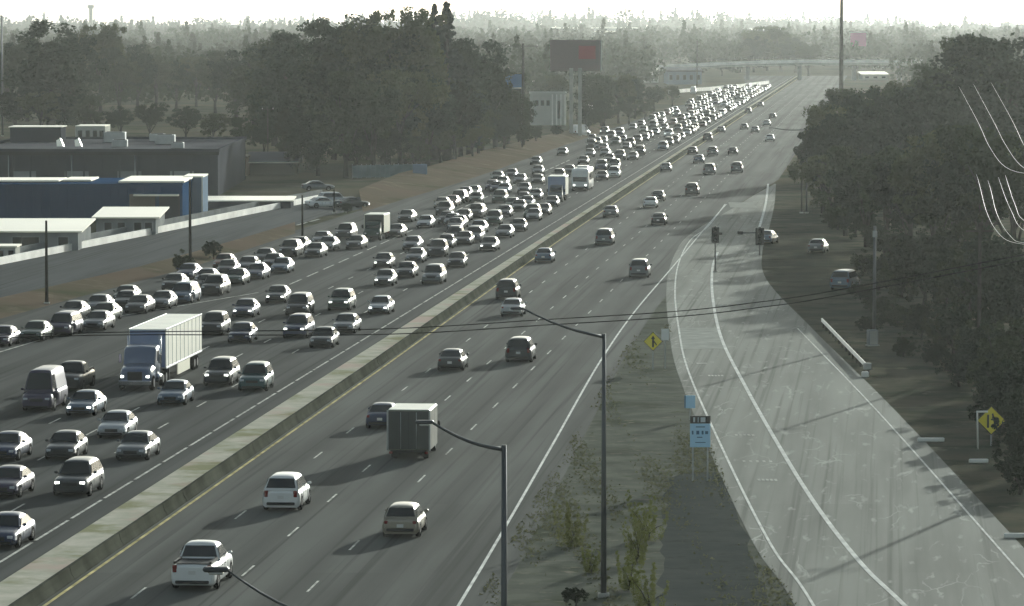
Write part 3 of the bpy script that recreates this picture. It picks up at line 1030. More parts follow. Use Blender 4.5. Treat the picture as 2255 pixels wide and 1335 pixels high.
# semi truck with a white trailer; y forward, origin on the ground at the front bumper
p = G(297, 862)
semi = thing('semi_truck', 'long semi truck with blue cab and white box trailer in the oncoming jam', 'semi truck', p + Vector((0, 0, 0.012)), math.pi + HEAD, None)
mb = MB()
st = [(0.0, 0.9, 1.25, 0.55), (-0.12, 1.02, 1.42, 0.45), (-0.6, 1.08, 1.58, 0.45), (-1.7, 1.12, 1.75, 0.5)]
rows = []
for y, w, zs, zb in st:
    h = [(0, zb), (w * 0.9, zb), (w, zb + 0.15), (w, zs - 0.3), (w * 0.9, zs - 0.06), (w * 0.6, zs), (0, zs + 0.05)]
    rows.append([(a, y, c) for a, c in h] + [(-a, y, c) for a, c in reversed(h[1:-1])])
mb.mesh_grid(rows, 0, True, True, True)
mb.build('hood', M['truck_blue'], semi)
mb = MB()
rows = []
for y, w, zt_ in ((-1.6, 1.08, 1.8), (-2.05, 1.13, 2.72), (-2.3, 1.15, 2.86), (-3.4, 1.15, 2.95), (-3.45, 1.12, 2.9)):
    h = [(0, 0.75), (w, 0.75), (w, 1.7), (w * 0.97, zt_ - 0.2), (w * 0.88, zt_ - 0.04), (0, zt_ + 0.03)]
    rows.append([(a, y, c) for a, c in h] + [(-a, y, c) for a, c in reversed(h[1:-1])])
mb.mesh_grid(rows, 0, True, True, True)
mb.build('cab', M['truck_blue'], semi)
quad('windscreen', semi, [(-0.98, -1.66, 1.86), (0.98, -1.66, 1.86), (0.92, -2.04, 2.62), (-0.92, -2.04, 2.62)], M['glass'])
for sx in (-1, 1):
    q = [(sx * 1.155, -2.25, 1.85), (sx * 1.155, -2.95, 1.85), (sx * 1.145, -2.95, 2.55), (sx * 1.145, -2.35, 2.55)]
    quad('side_window', semi, q if sx < 0 else q[::-1], M['glass'])
    part_box('headlight', semi, (sx * 0.86, -0.06, 0.98), (0.26, 0.16, 0.2), M['head_on'], 0.04)
    part_box('mirror', semi, (sx * 1.36, -1.95, 2.05), (0.22, 0.12, 0.62), M['chrome'], 0.04)
    mb = MB()
    mb.tube([(sx * 1.1, -3.75, 0.9), (sx * 1.1, -3.75, 3.5)], 0.085, 10)
    mb.build('exhaust_stack', M['chrome'], semi)
    mb = MB()
    mb.tube([(sx * 1.05, -2.2, 0.72), (sx * 1.05, -3.5, 0.72)], 0.28, 14)
    mb.build('fuel_tank', M['chrome'], semi)
    for y in (-0.95, -4.6, -5.85):
        big_wheel(semi, sx * 1.02, y)
part_box('grille', semi, (0, 0.0, 1.0), (1.0, 0.1, 0.62), M['black'], 0.03)
part_box('bumper', semi, (0, 0.02, 0.55), (2.2, 0.24, 0.34), M['chrome'], 0.05)
part_box('chassis', semi, (0, -4.6, 0.8), (0.9, 4.4, 0.28), M['black'])
TL, T0 = 15.2, -5.0
tr = part_box('trailer_box', semi, (0, T0 - TL / 2, 2.48), (2.56, TL, 2.7), M['box_white'], 0.05)
part_box('nose_panel', tr, (0, T0 + 0.02, 2.48), (2.44, 0.06, 2.56), M['box_front'], 0.02)
for z in (1.16, 3.80):
    for sx in (-1, 1):
        part_box('side_rail', tr, (sx * 1.285, T0 - TL / 2, z), (0.05, TL, 0.12), M['galv'], 0.01)
for sx in (-1, 1):
    part_box('trailer_skirt', semi, (sx * 1.24, T0 - 7.4, 0.72), (0.05, 5.2, 0.84), M['skirt'], 0.01)
    for y in (T0 - 12.6, T0 - 13.8):
        big_wheel(semi, sx * 1.05, y)
for k in range(9):
    for sx in (-1, 1):
        part_box('panel_seam', tr, (sx * 1.286, T0 - 0.9 - k * 1.66, 2.48), (0.03, 0.06, 2.5), M['galv'], 0)
part_box('landing_gear', semi, (0, T0 - 3.2, 0.6), (1.9, 0.16, 1.1), M['black'])


def box_truck(loc, rz, label, boxm, sidem, cabp, L, W, H, z0, group, lit=False, front_h=2.1):
    """y forward, origin on the ground at the middle of its length"""
    t = thing('box_truck', label, 'box truck', loc, rz, group)
    f, r = L / 2, -L / 2
    cl = 2.0
    mb = MB()
    rows = []
    for y, w, zt_ in ((f, 0.86, 1.05), (f - 0.1, 0.94, 1.2), (f - 0.75, 0.97, 1.35), (f - 1.15, 0.95, front_h - 0.15), (f - 1.4, 0.95, front_h), (f - cl, 0.95, front_h + 0.03)):
        h = [(0, 0.4), (w * 0.95, 0.4), (w, 0.6), (w, min(1.2, zt_ - 0.2)), (w * 0.9, zt_ - 0.08), (w * 0.8, zt_), (0, zt_ + 0.03)]
        rows.append([(a, y, c) for a, c in h] + [(-a, y, c) for a, c in reversed(h[1:-1])])
    mb.mesh_grid(rows, 0, True, True, True)
    mb.build('cab', cabp, t)
    quad('windscreen', t, [(-0.83, f - 0.74, 1.42), (0.83, f - 0.74, 1.42), (0.76, f - 1.13, front_h - 0.2), (-0.76, f - 1.13, front_h - 0.2)], M['glass'])
    bl = L - cl - 0.05
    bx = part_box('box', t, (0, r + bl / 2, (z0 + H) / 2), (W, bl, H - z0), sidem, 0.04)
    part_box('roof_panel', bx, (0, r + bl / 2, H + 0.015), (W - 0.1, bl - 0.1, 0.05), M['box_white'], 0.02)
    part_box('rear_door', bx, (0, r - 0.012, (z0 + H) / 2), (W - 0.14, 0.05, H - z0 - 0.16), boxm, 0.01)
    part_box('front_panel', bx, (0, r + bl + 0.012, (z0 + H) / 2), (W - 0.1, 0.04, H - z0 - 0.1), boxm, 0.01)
    for sx in (-1, 1):
        part_box('corner_post', bx, (sx * (W / 2 - 0.02), r - 0.02, (z0 + H) / 2), (0.1, 0.07, H - z0), M['galv'], 0.01)
        part_box('headlight', t, (sx * 0.7, f - 0.04, 0.85), (0.24, 0.12, 0.18), M['head_on'] if lit else M['head_off'], 0.03)
        part_box('taillight', t, (sx * (W / 2 - 0.2), r - 0.03, z0 - 0.12), (0.2, 0.06, 0.14), M['tail'], 0.02)
        part_box('mirror', t, (sx * 1.18, f - 1.0, 1.6), (0.2, 0.1, 0.42), M['black'], 0.03)
        for y in (f - 0.85, r + 1.2):
            big_wheel(t, sx * 0.86, y, 0.4, 0.26)
    part_box('door_seam', bx, (0, r - 0.045, (z0 + H) / 2), (0.03, 0.02, H - z0 - 0.2), M['black'], 0)
    for sx in (-0.45, 0.45):
        mb = MB()
        mb.tube([(sx, r - 0.07, z0 + 0.1), (sx, r - 0.07, H - 0.12)], 0.022, 6)
        mb.build('lock_bar', M['galv'], bx)
    for sx in (-1, 1):
        part_box('mudflap', t, (sx * 0.86, r + 0.66, 0.36), (0.42, 0.03, 0.46), M['black'], 0)
        for k in range(4):
            part_box('panel_seam', bx, (sx * (W / 2 + 0.006), r + bl * (k + 0.8) / 4.6, (z0 + H) / 2), (0.02, 0.05, H - z0 - 0.1), M['galv'], 0)
    part_box('rear_bumper', t, (0, r + 0.05, 0.5), (W - 0.3, 0.12, 0.14), M['black'], 0.02)
    part_box('chassis', t, (0, 0, 0.58), (0.8, L - 0.8, 0.2), M['black'])
    part_box('front_bumper', t, (0, f + 0.02, 0.5), (1.8, 0.14, 0.24), M['black'], 0.03)
    return t


uv_ = Vector((SL, 1, 0)).normalized()
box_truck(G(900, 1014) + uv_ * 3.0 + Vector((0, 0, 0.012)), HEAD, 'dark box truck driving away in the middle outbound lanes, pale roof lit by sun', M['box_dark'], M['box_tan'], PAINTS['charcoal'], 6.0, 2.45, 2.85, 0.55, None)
box_truck(G(1223, 446) + uv_ * 3.6 + Vector((0, 0, 0.012)), math.pi + HEAD, 'pale box truck in the oncoming jam, stopped just in front of the bus', M['box_front'], M['box_white'], PAINTS['grey'], 7.2, 2.5, 3.5, 0.9, None, False, 2.3)
ue = Vector((EXIT_SL, 1, 0)).normalized()
box_truck(G(818, 531) + ue * 3.3 + Vector((0, 0, 0.012)), math.pi - math.atan(EXIT_SL), 'cream-roofed box truck in the exit lanes beside a glinting car', M['box_dark'], M['skirt'], PAINTS['dark green'], 6.6, 2.3, 2.9, 0.8, None)
bs = thing('bus', 'large white bus facing the camera in the oncoming lane beside the median', 'bus', G(1277, 421) + Vector((0, 0, 0.012)), math.pi + HEAD)
mb = MB()
rows = []
for y, w, zt_, zb in ((0.0, 1.08, 2.9, 0.5), (-0.15, 1.22, 3.15, 0.38), (-0.5, 1.28, 3.28, 0.34), (-10.3, 1.28, 3.28, 0.34), (-10.6, 1.24, 3.15, 0.4)):
    h = [(0, zb), (w, zb), (w, 1.2), (w * 0.995, zt_ - 0.5), (w * 0.96, zt_ - 0.18), (w * 0.84, zt_ - 0.03), (0, zt_ + 0.03)]
    rows.append([(a, y, c) for a, c in h] + [(-a, y, c) for a, c in reversed(h[1:-1])])
mb.mesh_grid(rows, 0, True, True, True)
mb.build('body', PAINTS['white'], bs)
quad('windscreen', bs, [(-1.02, 0.02, 1.35), (1.02, 0.02, 1.35), (1.0, -0.02, 2.75), (-1.0, -0.02, 2.75)], M['glass'])
for sx in (-1, 1):
    for k in range(6):
        y0 = -1.3 - k * 1.5
        q = [(sx * 1.292, y0, 1.55), (sx * 1.292, y0 - 1.3, 1.55), (sx * 1.29, y0 - 1.3, 2.6), (sx * 1.29, y0, 2.6)]
        quad('side_window', bs, q if sx < 0 else q[::-1], M['glass'])
    part_box('headlight', bs, (sx * 0.85, 0.0, 0.85), (0.3, 0.14, 0.2), M['head_on'], 0.04)
    part_box('mirror', bs, (sx * 1.5, 0.05, 2.3), (0.18, 0.12, 0.5), M['black'], 0.03)
    for y in (-2.3, -8.0):
        big_wheel(bs, sx * 1.13, y, 0.48, 0.3)
part_box('bumper', bs, (0, 0.05, 0.5), (2.3, 0.2, 0.3), M['black'], 0.04)
part_box('roof_unit', bs, (0, -6, 3.42), (1.6, 3.0, 0.24), PAINTS['white'], 0.06)

# parked vehicles
PARK = [(712, 458, 'sedan', 'white', -1.1, 'white parked car at the end of the frontage street, beside the white wall'),
        (738, 452, 'suv', 'silver', -1.2, 'silver parked SUV behind the white parked car on the frontage street'),
        (775, 458, 'sedan', 'charcoal', -0.9, 'dark parked car by the bushes at the frontage street end'),
        (700, 420, 'sedan', 'grey', -1.4, 'grey car parked under the trees beyond the street wall'),
        (1277, 301, 'cargo_van', 'white', -0.6, 'small white van parked below the twin sign pillars'),
        (1690, 536, 'sedan', 'slate blue', -0.25, 'blue car parked in tree shade beyond the ramp signals'),
        (1802, 556, 'sedan', 'grey', -0.2, 'grey car parked at the tree edge beyond the ramp'),
        (1862, 636, 'minivan', 'slate blue', -0.3, 'slate blue minivan parked among the shaded roadside bushes'),
        (1527, 207, 'cargo_van', 'white', HEAD, 'white van far away beside the long white roadside wall')]
for px, py, kk, cc, rz, lab in PARK:
    KIT[kk].put(G(px, py) + Vector((0, 0, 0.02)), rz, cc, lab, None, py > 400)

# ------------------------------------------------------------------ street lamps and poles
def lamp(px, base_y, top_y, label, arm=None, Y=None, group=None, r=0.11, cross=None):
    """arm = pixel of the luminaire"""
    b = G(px, base_y) if Y is None else Vector((at_depth(px, top_y, Y).x, Y, 0))
    h = height_at(top_y, b.y)
    t = thing('street_lamp' if arm else 'utility_pole', label, 'street lamp' if arm else 'pole', b, 0, group)
    mb = MB()
    mb.tube([(0, 0, 0), (0, 0, h * 0.5), (0, 0, h)], [r * 1.25, r, r * 0.75], 10)
    mb.build('pole', M['pole'] if arm else M['wood'], t)
    part_box('base_plate', t, (0, 0, 0.09), (0.5, 0.5, 0.2), M['concrete'], 0.03)
    if arm:
        e = at_depth(arm[0], arm[1], b.y) - b
        s = Vector((0, 0, h - 0.15))
        pts = [s.lerp(e, k / 6) + Vector((0, 0, -0.16 * math.sin(math.pi * k / 6))) for k in range(7)]
        mb = MB()
        mb.tube(pts, [(0.07 - 0.005 * k) * (0.6 if Y and Y < 100 else 1) for k in range(7)], 8)
        mb.build('arm', M['pole'], t)
        d = (pts[-1] - pts[0])
        rz = math.atan2(d.y, d.x)
        hd = MB()
        hd.box(e + Vector((math.copysign(0.25, d.x), 0, 0.02)), (0.6, 0.22, 0.12), 0, rz, 0.04)
        hd = hd.build('luminaire', M['pole'], t)
        ln = MB()
        ln.box(e + Vector((math.copysign(0.25, d.x), 0, -0.07)), (0.34, 0.16, 0.06), 0, rz, 0.02)
        ln.build('lens', M['lamp_glass'], hd)
    if cross:
        mb = MB()
        mb.box((0, 0, h - 0.5), (cross, 0.1, 0.12))
        mb.build('crossarm', M['wood'], t)
        for k in (-0.45, 0, 0.45):
            mb = MB()
            mb.tube([(k * cross, 0, h - 0.44), (k * cross, 0, h - 0.2)], 0.05, 6)
            mb.build('insulator', M['lamp_glass'], t)
    return t


LG = None
lamp(1110, 0, 980, 'dark street lamp whose arm ends at the dark box truck roof', (952, 931), 133.5)
lamp(1330, 0, 735, 'tall dark street lamp on the gore rising above two bushes', (1152, 680), 181)
lamp(722, 0, 1352, 'street lamp arm crossing the road at the bottom edge', (500, 1256), 95)
lamp(1776, 470, 283, 'thin roadside lamp at the tree edge with arm over the road', (1702, 282), None, None, 0.1)
lamp(103, 670, 486, 'thin dark pole on the dirt bank in front of the frontage street', None, None, None, 0.13)
lamp(419, 592, 395, 'thin dark pole with green bush at foot, in front of blue building', None, None, None, 0.14)
lamp(666, 530, 430, 'slender pole near the end of the frontage street', None, None, None, 0.12)
lamp(736, 470, 418, 'short dark pole beside the parked cars', None, None, None, 0.12)
lamp(1765, 470, 330, 'short dark pole just beside the thin roadside lamp', None, None, None, 0.1)
lamp(1852, 262, -45, 'very tall dark mast rising out of the picture above the trees', None, None, None, 0.5)
lamp(6, 300, 34, 'tall dark lamp mast at the extreme edge above the warehouse', (-12, 36), None, None, 0.2)
lamp(700, 330, 395, 'x', None) if False else None
lamp(590, 372, 235, 'thin pole among the trees behind the warehouse', None, None, None, 0.12, 2.0)
lamp(1535, 190, 90, 'hazy slim pole in front of the distant overpass', None, None, None, 0.25)
lamp(1152, 330, 96, 'tall dark pole carrying the blue sign', None, None, None, 0.28, 6.0)
up = lamp(0, 0, 0, 'wooden pole', None, 243) if False else None
pole = thing('utility_pole', 'wooden utility pole standing in the verge beyond the ramp', 'pole', (34.5, 243, 0))
mb = MB()
mb.tube([(0, 0, 0), (0, 0, 12.5)], [0.2, 0.14], 10)
mb.build('pole', M['wood'], pole)
mb = MB()
mb.box((0, 0, 11.6), (2.6, 0.12, 0.14))
mb.build('crossarm', M['wood'], pole)
pole2 = thing('utility_pole', 'wooden utility pole half lost among the roadside trees', 'pole', (33.6, 301, 0))
mb = MB()
mb.tube([(0, 0, 0), (0, 0, 10.5)], [0.17, 0.12], 10)
mb.build('pole', M['wood'], pole2)
mb = MB()
mb.box((0, 0, 9.9), (2.0, 0.12, 0.14))
mb.build('crossarm', M['wood'], pole2)

pole3 = thing('utility_pole', 'slim pale pole standing in the tree shade past the guardrail', 'pole', G(1925, 752))
mb = MB()
mb.tube([(0, 0, 0), (0, 0, 9.0)], [0.16, 0.11], 10)
mb.build('pole', M['pole'], pole3)
part_box('top_box', pole3, (0, -0.18, 8.4), (0.35, 0.25, 0.5), M['galv'], 0.03)

# cables
def cable(pts, r, m, label, group=None):
    out = []
    for i in range(len(pts) - 1):
        a, b, c, d = pts[max(i - 1, 0)], pts[i], pts[i + 1], pts[min(i + 2, len(pts) - 1)]
        for k in range(6):
            t = k / 6
            out.append(0.5 * ((2 * b) + (c - a) * t + (2 * a - 5 * b + 4 * c - d) * t * t + (3 * b - a - 3 * c + d) * t ** 3))
    out.append(pts[-1])
    mb = MB()
    mb.tube(out, r, 6)
    o = mb.build('cable', m)
    return tag(o, label, 'cable', group)


Yc = 200
for dy, lab in ((0, 'dark overhead cable sagging right across the whole freeway, the lower of two'), (-12, 'dark overhead cable sagging across the freeway, the upper of two')):
    cable([at_depth(px, py + dy * (1 if px > 700 else 0.5), Yc + (px * 0.004)) for px, py in ((-250, 752), (250, 738), (830, 737), (1200, 716), (1486, 698), (1658, 679), (1850, 650), (2400, 545))], 0.026, M['wire'], lab)
SH1 = [((2100, 170), (2150, 262), (2180, 325), (2225, 374), (2330, 384), (2450, 380)), ((2130, 160), (2185, 262), (2215, 320), (2258, 372), (2350, 395), (2450, 395)), ((2170, 160), (2225, 258), (2258, 325), (2300, 372), (2450, 400))]
SH2 = [((2130, 330), (2152, 390), (2172, 465), (2200, 515), (2240, 536), (2330, 540)), ((2150, 330), (2177, 402), (2195, 470), (2225, 520), (2262, 536), (2400, 540)), ((2180, 330), (2200, 395), (2225, 460), (2262, 512), (2400, 545)), ((2195, 330), (2215, 390), (2235, 450), (2262, 490), (2400, 540))]
for i, L_ in enumerate(SH1):
    cable([at_depth(px, py, (640, 430, 330, 280, 240, 220)[k]) for k, (px, py) in enumerate(L_)], 0.013, M['wire_shiny'], 'shining cable curving before the dark trees, ' + ['first of the upper three', 'second of the upper three', 'outermost of the upper three'][i])
for i, L_ in enumerate(SH2):
    cable([at_depth(px, py, (560, 390, 320, 280, 250, 230)[k]) for k, (px, py) in enumerate(L_)], 0.012, M['wire_shiny'], 'shining cable hooking down before the dark trees, ' + ['first', 'second', 'third', 'last'][i] + ' of the lower four')

# ------------------------------------------------------------------ signs and signals
M['sign_blue'] = mat('blue_sign_sheet', (0.42, 0.66, 0.86), 0.4)
M['sign_blue_line'] = mat('dark_blue_legend', (0.05, 0.13, 0.24), 0.5)
M['sign_black'] = mat('black_sign_sheet', (0.02, 0.022, 0.022), 0.5)
M['sign_yellow'] = mat('yellow_sign_sheet', (0.78, 0.66, 0.06), 0.4)
M['sign_white'] = mat('white_sign_sheet', (0.75, 0.76, 0.74), 0.4)
M['sign_pale'] = mat('pale_legend', (0.55, 0.6, 0.62), 0.5)


def posts(t, xs_, h):
    for x in xs_:
        part_box('post', t, (x, 0.06, h / 2), (0.09, 0.07, h), M['galv'], 0)


Ys = 227.0
b = at_depth(1542, 1060, Ys)
bx, by = b.x, Ys
zt_, zm, zl = height_at(916, Ys), height_at(933, Ys), height_at(985, Ys)
sg = thing('road_sign', 'pale blue panel sign with black header beside the ramp line', 'sign', (bx, by, 0))
posts(sg, (-0.4, 0.4), zt_)
w = 45 * Ys / FOC
part_box('header_panel', sg, (0, 0, (zt_ + zm) / 2), (w, 0.04, zt_ - zm - 0.01), M['sign_black'], 0)
bp = part_box('blue_panel', sg, (-0.01, 0, (zm + zl) / 2), (w, 0.04, zm - zl), M['sign_blue'], 0)
for x, ww in ((-0.34, 0.1), (-0.12, 0.06), (0.14, 0.26)):
    part_box('header_legend', sg, (x, -0.026, (zt_ + zm) / 2), (ww, 0.012, (zt_ - zm) * 0.62), M['sign_pale'], 0)
hz = zm - zl
for x, zf, ww, hh in ((0.0, 0.86, 0.5, 0.05), (-0.42, 0.62, 0.09, 0.2), (-0.14, 0.62, 0.16, 0.2), (0.12, 0.62, 0.1, 0.2), (0.34, 0.62, 0.16, 0.16), (-0.04, 0.42, 0.3, 0.05), (0.0, 0.2, 0.56, 0.04)):
    part_box('legend', bp, (x, -0.026, zl + hz * zf), (ww, 0.012, hh), M['sign_blue_line'], 0)
Ys = 262.0
b = at_depth(1520, 900, Ys)
sg = thing('road_sign', 'small blue sign behind the black-headed blue panel sign', 'sign', (b.x, Ys, 0))
z1, z0 = height_at(871, Ys), height_at(899, Ys)
posts(sg, (0.0,), z1)
part_box('panel', sg, (0, 0, (z1 + z0) / 2), (0.62, 0.04, z1 - z0), M['sign_blue'], 0)
part_box('panel_edge', sg, (-0.33, 0.0, (z1 + z0) / 2), (0.08, 0.05, z1 - z0), M['sign_blue_line'], 0)


def diamond(px, py, size, Y, label, arrow):
    c = at_depth(px, py, Y)
    t = thing('warning_sign', label, 'sign', (c.x, Y, 0))
    posts(t, (0.0,), c.z)
    s = size * 0.707
    for m, k, yy in ((M['sign_black'], 1.0, 0.0), (M['sign_yellow'], 0.93, -0.022)):
        mb = MB()
        a = s * k
        mb.mesh_grid([[(-a, yy, c.z), (0, yy, c.z - a), (a, yy, c.z), (0, yy, c.z + a)], [(-a, yy - 0.02, c.z), (0, yy - 0.02, c.z - a), (a, yy - 0.02, c.z), (0, yy - 0.02, c.z + a)]], 0, False, True, True)
        mb.build('face_plate' if k < 1 else 'border_plate', m, t)
    for q in arrow:
        mb = MB()
        mb.face([(x * s, -0.046, c.z + z * s) for x, z in q])
        mb.build('arrow_symbol', M['sign_black'], t)
    return t


diamond(1438, 752, 0.98, 300, 'yellow diamond merge sign standing in the gore', [[(-0.1, -0.6), (0.1, -0.6), (0.1, 0.25), (-0.1, 0.25)], [(-0.22, 0.25), (0.22, 0.25), (0, 0.62)], [(0.1, -0.1), (0.34, -0.42), (0.42, -0.34), (0.1, 0.12)]])
diamond(2183, 926, 1.22, 246, 'yellow diamond sign by the dark bushes, next to the white bracket', [[(-0.3, -0.5), (-0.16, -0.5), (-0.16, 0.4), (-0.3, 0.4)], [(0.02, 0.45), (0.12, 0.5), (0.3, -0.1), (0.3, -0.5), (0.16, -0.5), (0.16, -0.1)]])
Ys = 301.0
b = at_depth(1465, 737, Ys)
sg = thing('road_sign', 'small white sign plate standing close to the yellow merge diamond', 'sign', (b.x, Ys, 0))
posts(sg, (0,), height_at(725, Ys))
part_box('plate', sg, (0, 0, b.z), (0.55, 0.04, 0.82), M['sign_white'], 0)
Ys = 244.0
b = at_depth(2152, 930, Ys)
wb_ = thing('gate_frame', 'white bent pipe bracket beside the yellow sign at the bushes', 'bracket', (b.x, Ys, 0))
mb = MB()
zt_ = height_at(907, Ys)
mb.tube([(0.05, 0, 0), (0, 0, zt_ - 0.1), (0.0, 0, zt_)], 0.05, 8)
mb.build('upright', M['white_wall'], wb_)
mb = MB()
mb.tube([(-0.05, 0, zt_), (0.62, 0, zt_)], 0.06, 8)
mb.build('crossbar', M['white_wall'], wb_)
for px, py, L_, lab in ((2050, 973, 1.6, 'short white kerb rail on the verge, farthest of three'), (2155, 1020, 1.1, 'short white kerb rail on the verge below the yellow sign'), (2238, 1185, 1.2, 'short white kerb rail on the verge at the picture edge')):
    p = G(px, py)
    o = part_box('kerb_rail', None, (0, 0, 0.12), (L_, 0.16, 0.24), M['white_wall'], 0.04)
    o.location = p
    tag(o, lab, 'kerb rail')
p = G(1921, 762)
cb = thing('utility_cabinet', 'pale utility cabinet standing in the shade of roadside trees', 'cabinet', p, 0.3)
part_box('housing', cb, (0, 0, 0.65), (0.75, 0.55, 1.2), M['grey_wall'], 0.03)
part_box('plinth', cb, (0, 0, 0.05), (0.9, 0.7, 0.1), M['concrete'], 0.01)
part_box('door', cb, (0, -0.285, 0.66), (0.62, 0.03, 1.04), M['concrete'], 0.01)
p = G(1905, 831)
o = part_box('marker_block', None, (0, 0, 0.2), (0.5, 0.4, 0.4), M['white_wall'], 0.05)
o.location = p
tag(o, 'white concrete block at the near end of the guardrail', 'block')


def signal(px, base_y, top_y, low_y, w, label, arm=None):
    b = G(px, base_y)
    Y = b.y
    t = thing('ramp_signal', label, 'traffic signal', b, 0)
    z1, z0 = height_at(top_y, Y), height_at(low_y, Y)
    mb = MB()
    mb.tube([(0, 0.12, 0), (0, 0.12, z1)], 0.07, 8)
    mb.build('pole', M['pole'], t)
    W_ = w * Y / FOC
    part_box('signal_head', t, (0, 0, (z0 + z1) / 2), (W_, 0.2, z1 - z0), M['black'], 0.04)
    for k in range(3):
        mb = MB()
        mb.disc((0, -0.115, z0 + (z1 - z0) * (k + 0.5) / 3), W_ * 0.27, 'y', 14)
        mb.build('signal_lens', M['glass'], t)
        mb = MB()
        mb.tube([(0, -0.12, z0 + (z1 - z0) * (k + 0.5) / 3 + W_ * 0.28), (0, -0.34, z0 + (z1 - z0) * (k + 0.5) / 3 + W_ * 0.24)], W_ * 0.2, 8)
        mb.build('visor', M['black'], t)
    part_box('base_plate', t, (0, 0.12, 0.06), (0.4, 0.4, 0.12), M['concrete'], 0.02)
    if arm:
        e = at_depth(arm[0], arm[1], Y) - b
        mb = MB()
        mb.tube([(0, 0.05, e.z + 0.02), (e.x, 0.05, e.z)], 0.06, 8)
        mb.build('arm', M['pole'], t)
        part_box('arm_head', t, (e.x, 0.0, e.z), (0.6, 0.2, 0.36), M['black'], 0.04)
    else:
        part_box('side_head', t, (0.5, 0.02, (z0 + z1) / 2 + 0.12), (0.36, 0.15, 0.26), M['black'], 0.03)


signal(1575, 600, 500, 535, 17, 'black ramp signal head on a pole between the two ramp lines')
signal(1673, 565, 502, 540, 19, 'black ramp signal with arm reaching over the ramp', (1630, 513))

# ------------------------------------------------------------------ buildings
M['wh_wall'] = mat('warehouse_wall', (0.075, 0.078, 0.09), 0.8, noise=(0.05, 0.2))
M['wh_roof'] = mat('warehouse_roof', (0.13, 0.13, 0.14), 0.85, noise=(0.06, 0.25))
M['blue_wall'] = mat('blue_metal_wall', (0.022, 0.062, 0.14), 0.7, noise=(0.08, 0.2))
M['slate_wall'] = mat('slate_panel', (0.20, 0.255, 0.33), 0.8, noise=(0.1, 0.1))
M['white_roof'] = mat('white_metal_roof', (0.86, 0.83, 0.74), 0.32, 0.75, noise=(0.1, 0.06))
M['beige_wall'] = mat('beige_stucco', (0.45, 0.36, 0.28), 0.85, noise=(0.1, 0.1))
M['tan_wall'] = mat('tan_stucco', (0.20, 0.17, 0.14), 0.85, noise=(0.1, 0.1))
M['pale_wall'] = mat('pale_stucco', (0.48, 0.48, 0.44), 0.85, noise=(0.1, 0.12))
M['window'] = mat('dark_window', (0.015, 0.018, 0.02), 0.15)
M['frame'] = mat('window_frame', (0.35, 0.36, 0.36), 0.6)


def building(name, label, x0, x1, base_y, top_y, depth, wall, roof, windows=(), cat='building', parapet=0.0, overhang=0.0, slope=0.0, group=None, rz=0.0, ribs=0, roof_t=0.16):
    a, b = G(x0, base_y), G(x1, base_y)
    Y = a.y
    h = height_at(top_y, Y)
    W = b.x - a.x
    t = thing(name, label, cat, ((a.x + b.x) / 2, Y, 0), rz, group)
    mb = MB()
    mb.box((0, depth / 2, h / 2), (W, depth, h))
    wl = mb.build('wall', wall, t)
    mb = MB()
    o = overhang
    z = h + 0.004
    mb.mesh_grid([[(-W / 2 - o, -o, z), (W / 2 + o, -o, z), (W / 2 + o, depth + o, z + slope), (-W / 2 - o, depth + o, z + slope)],
                  [(-W / 2 - o, -o, z + roof_t), (W / 2 + o, -o, z + roof_t), (W / 2 + o, depth + o, z + slope + roof_t), (-W / 2 - o, depth + o, z + slope + roof_t)]], 0, False, True, True)
    rf = mb.build('roof', roof, t)
    if parapet:
        for c, s in (((0, -0.1, h + parapet / 2 + 0.02), (W + 0.3, 0.3, parapet)), ((0, depth + 0.1, h + parapet / 2 + 0.02), (W + 0.3, 0.3, parapet)),
                     ((-W / 2 - 0.1, depth / 2, h + parapet / 2 + 0.02), (0.3, depth - 0.1, parapet)), ((W / 2 + 0.1, depth / 2, h + parapet / 2 + 0.02), (0.3, depth - 0.1, parapet))):
            part_box('parapet', rf, c, s, wall, 0)
    for fx, fz, ww, hh in windows:                                  # fractions of width and height
        f = part_box('window', t, (-W / 2 + W * fx, -0.03, h * fz), (ww, 0.1, hh), M['frame'], 0)
        part_box('pane', f, (-W / 2 + W * fx, -0.085, h * fz), (ww - 0.16, 0.03, hh - 0.16), M['window'], 0)
    if ribs:
        for k in range(ribs):
            part_box('wall_rib', t, (-W / 2 + W * (k + 0.5) / ribs, -0.06, h / 2), (0.25, 0.12, h - 0.1), wall, 0)
    return t, W, h, Y


# row along the frontage street
wh, W, h, Y = building('warehouse', 'big dark grey warehouse with broad flat roof behind the blue building', -70, 480, 432, 336, 62, M['wh_wall'], M['wh_roof'], (), 'warehouse', 0.5, 0, 0, None, 0, 14)
rb = part_box('roof_plant', wh, (-W / 2 + 4.6, 48, h + 1.3), (7.8, 7, 2.3), M['wh_wall'], 0.05)
part_box('plant_cap', rb, (-W / 2 + 4.6, 48, h + 2.5), (8.2, 7.4, 0.14), M['white_roof'], 0)
for x in (-7.5, -4.8):
    mb = MB()
    mb.mesh_grid([[(x, 22, h + 0.2), (x + 1.0, 22, h + 0.2), (x + 1.0, 23.2, h + 0.2), (x, 23.2, h + 0.2)], [(x - 0.1, 22.1, h + 1.1), (x + 0.5, 22.1, h + 1.4), (x + 0.5, 23.1, h + 1.4), (x - 0.1, 23.1, h + 1.1)]], 0, False, True, True)
    mb.build('roof_vent', M['white_roof'], wh)
for x, y_, sz in ((2.0, 20, 1.5), (7.5, 34, 2.0), (11.0, 14, 1.2), (-1.0, 44, 2.2), (5.0, 50, 1.6)):
    u_ = part_box('roof_unit', wh, (x, y_, h + 0.2 + sz * 0.35), (sz * 1.5, sz, sz * 0.7), M['galv'], 0.05)
    part_box('unit_cap', u_, (x, y_, h + 0.24 + sz * 0.7), (sz * 1.1, sz * 0.7, 0.1), M['black'], 0)
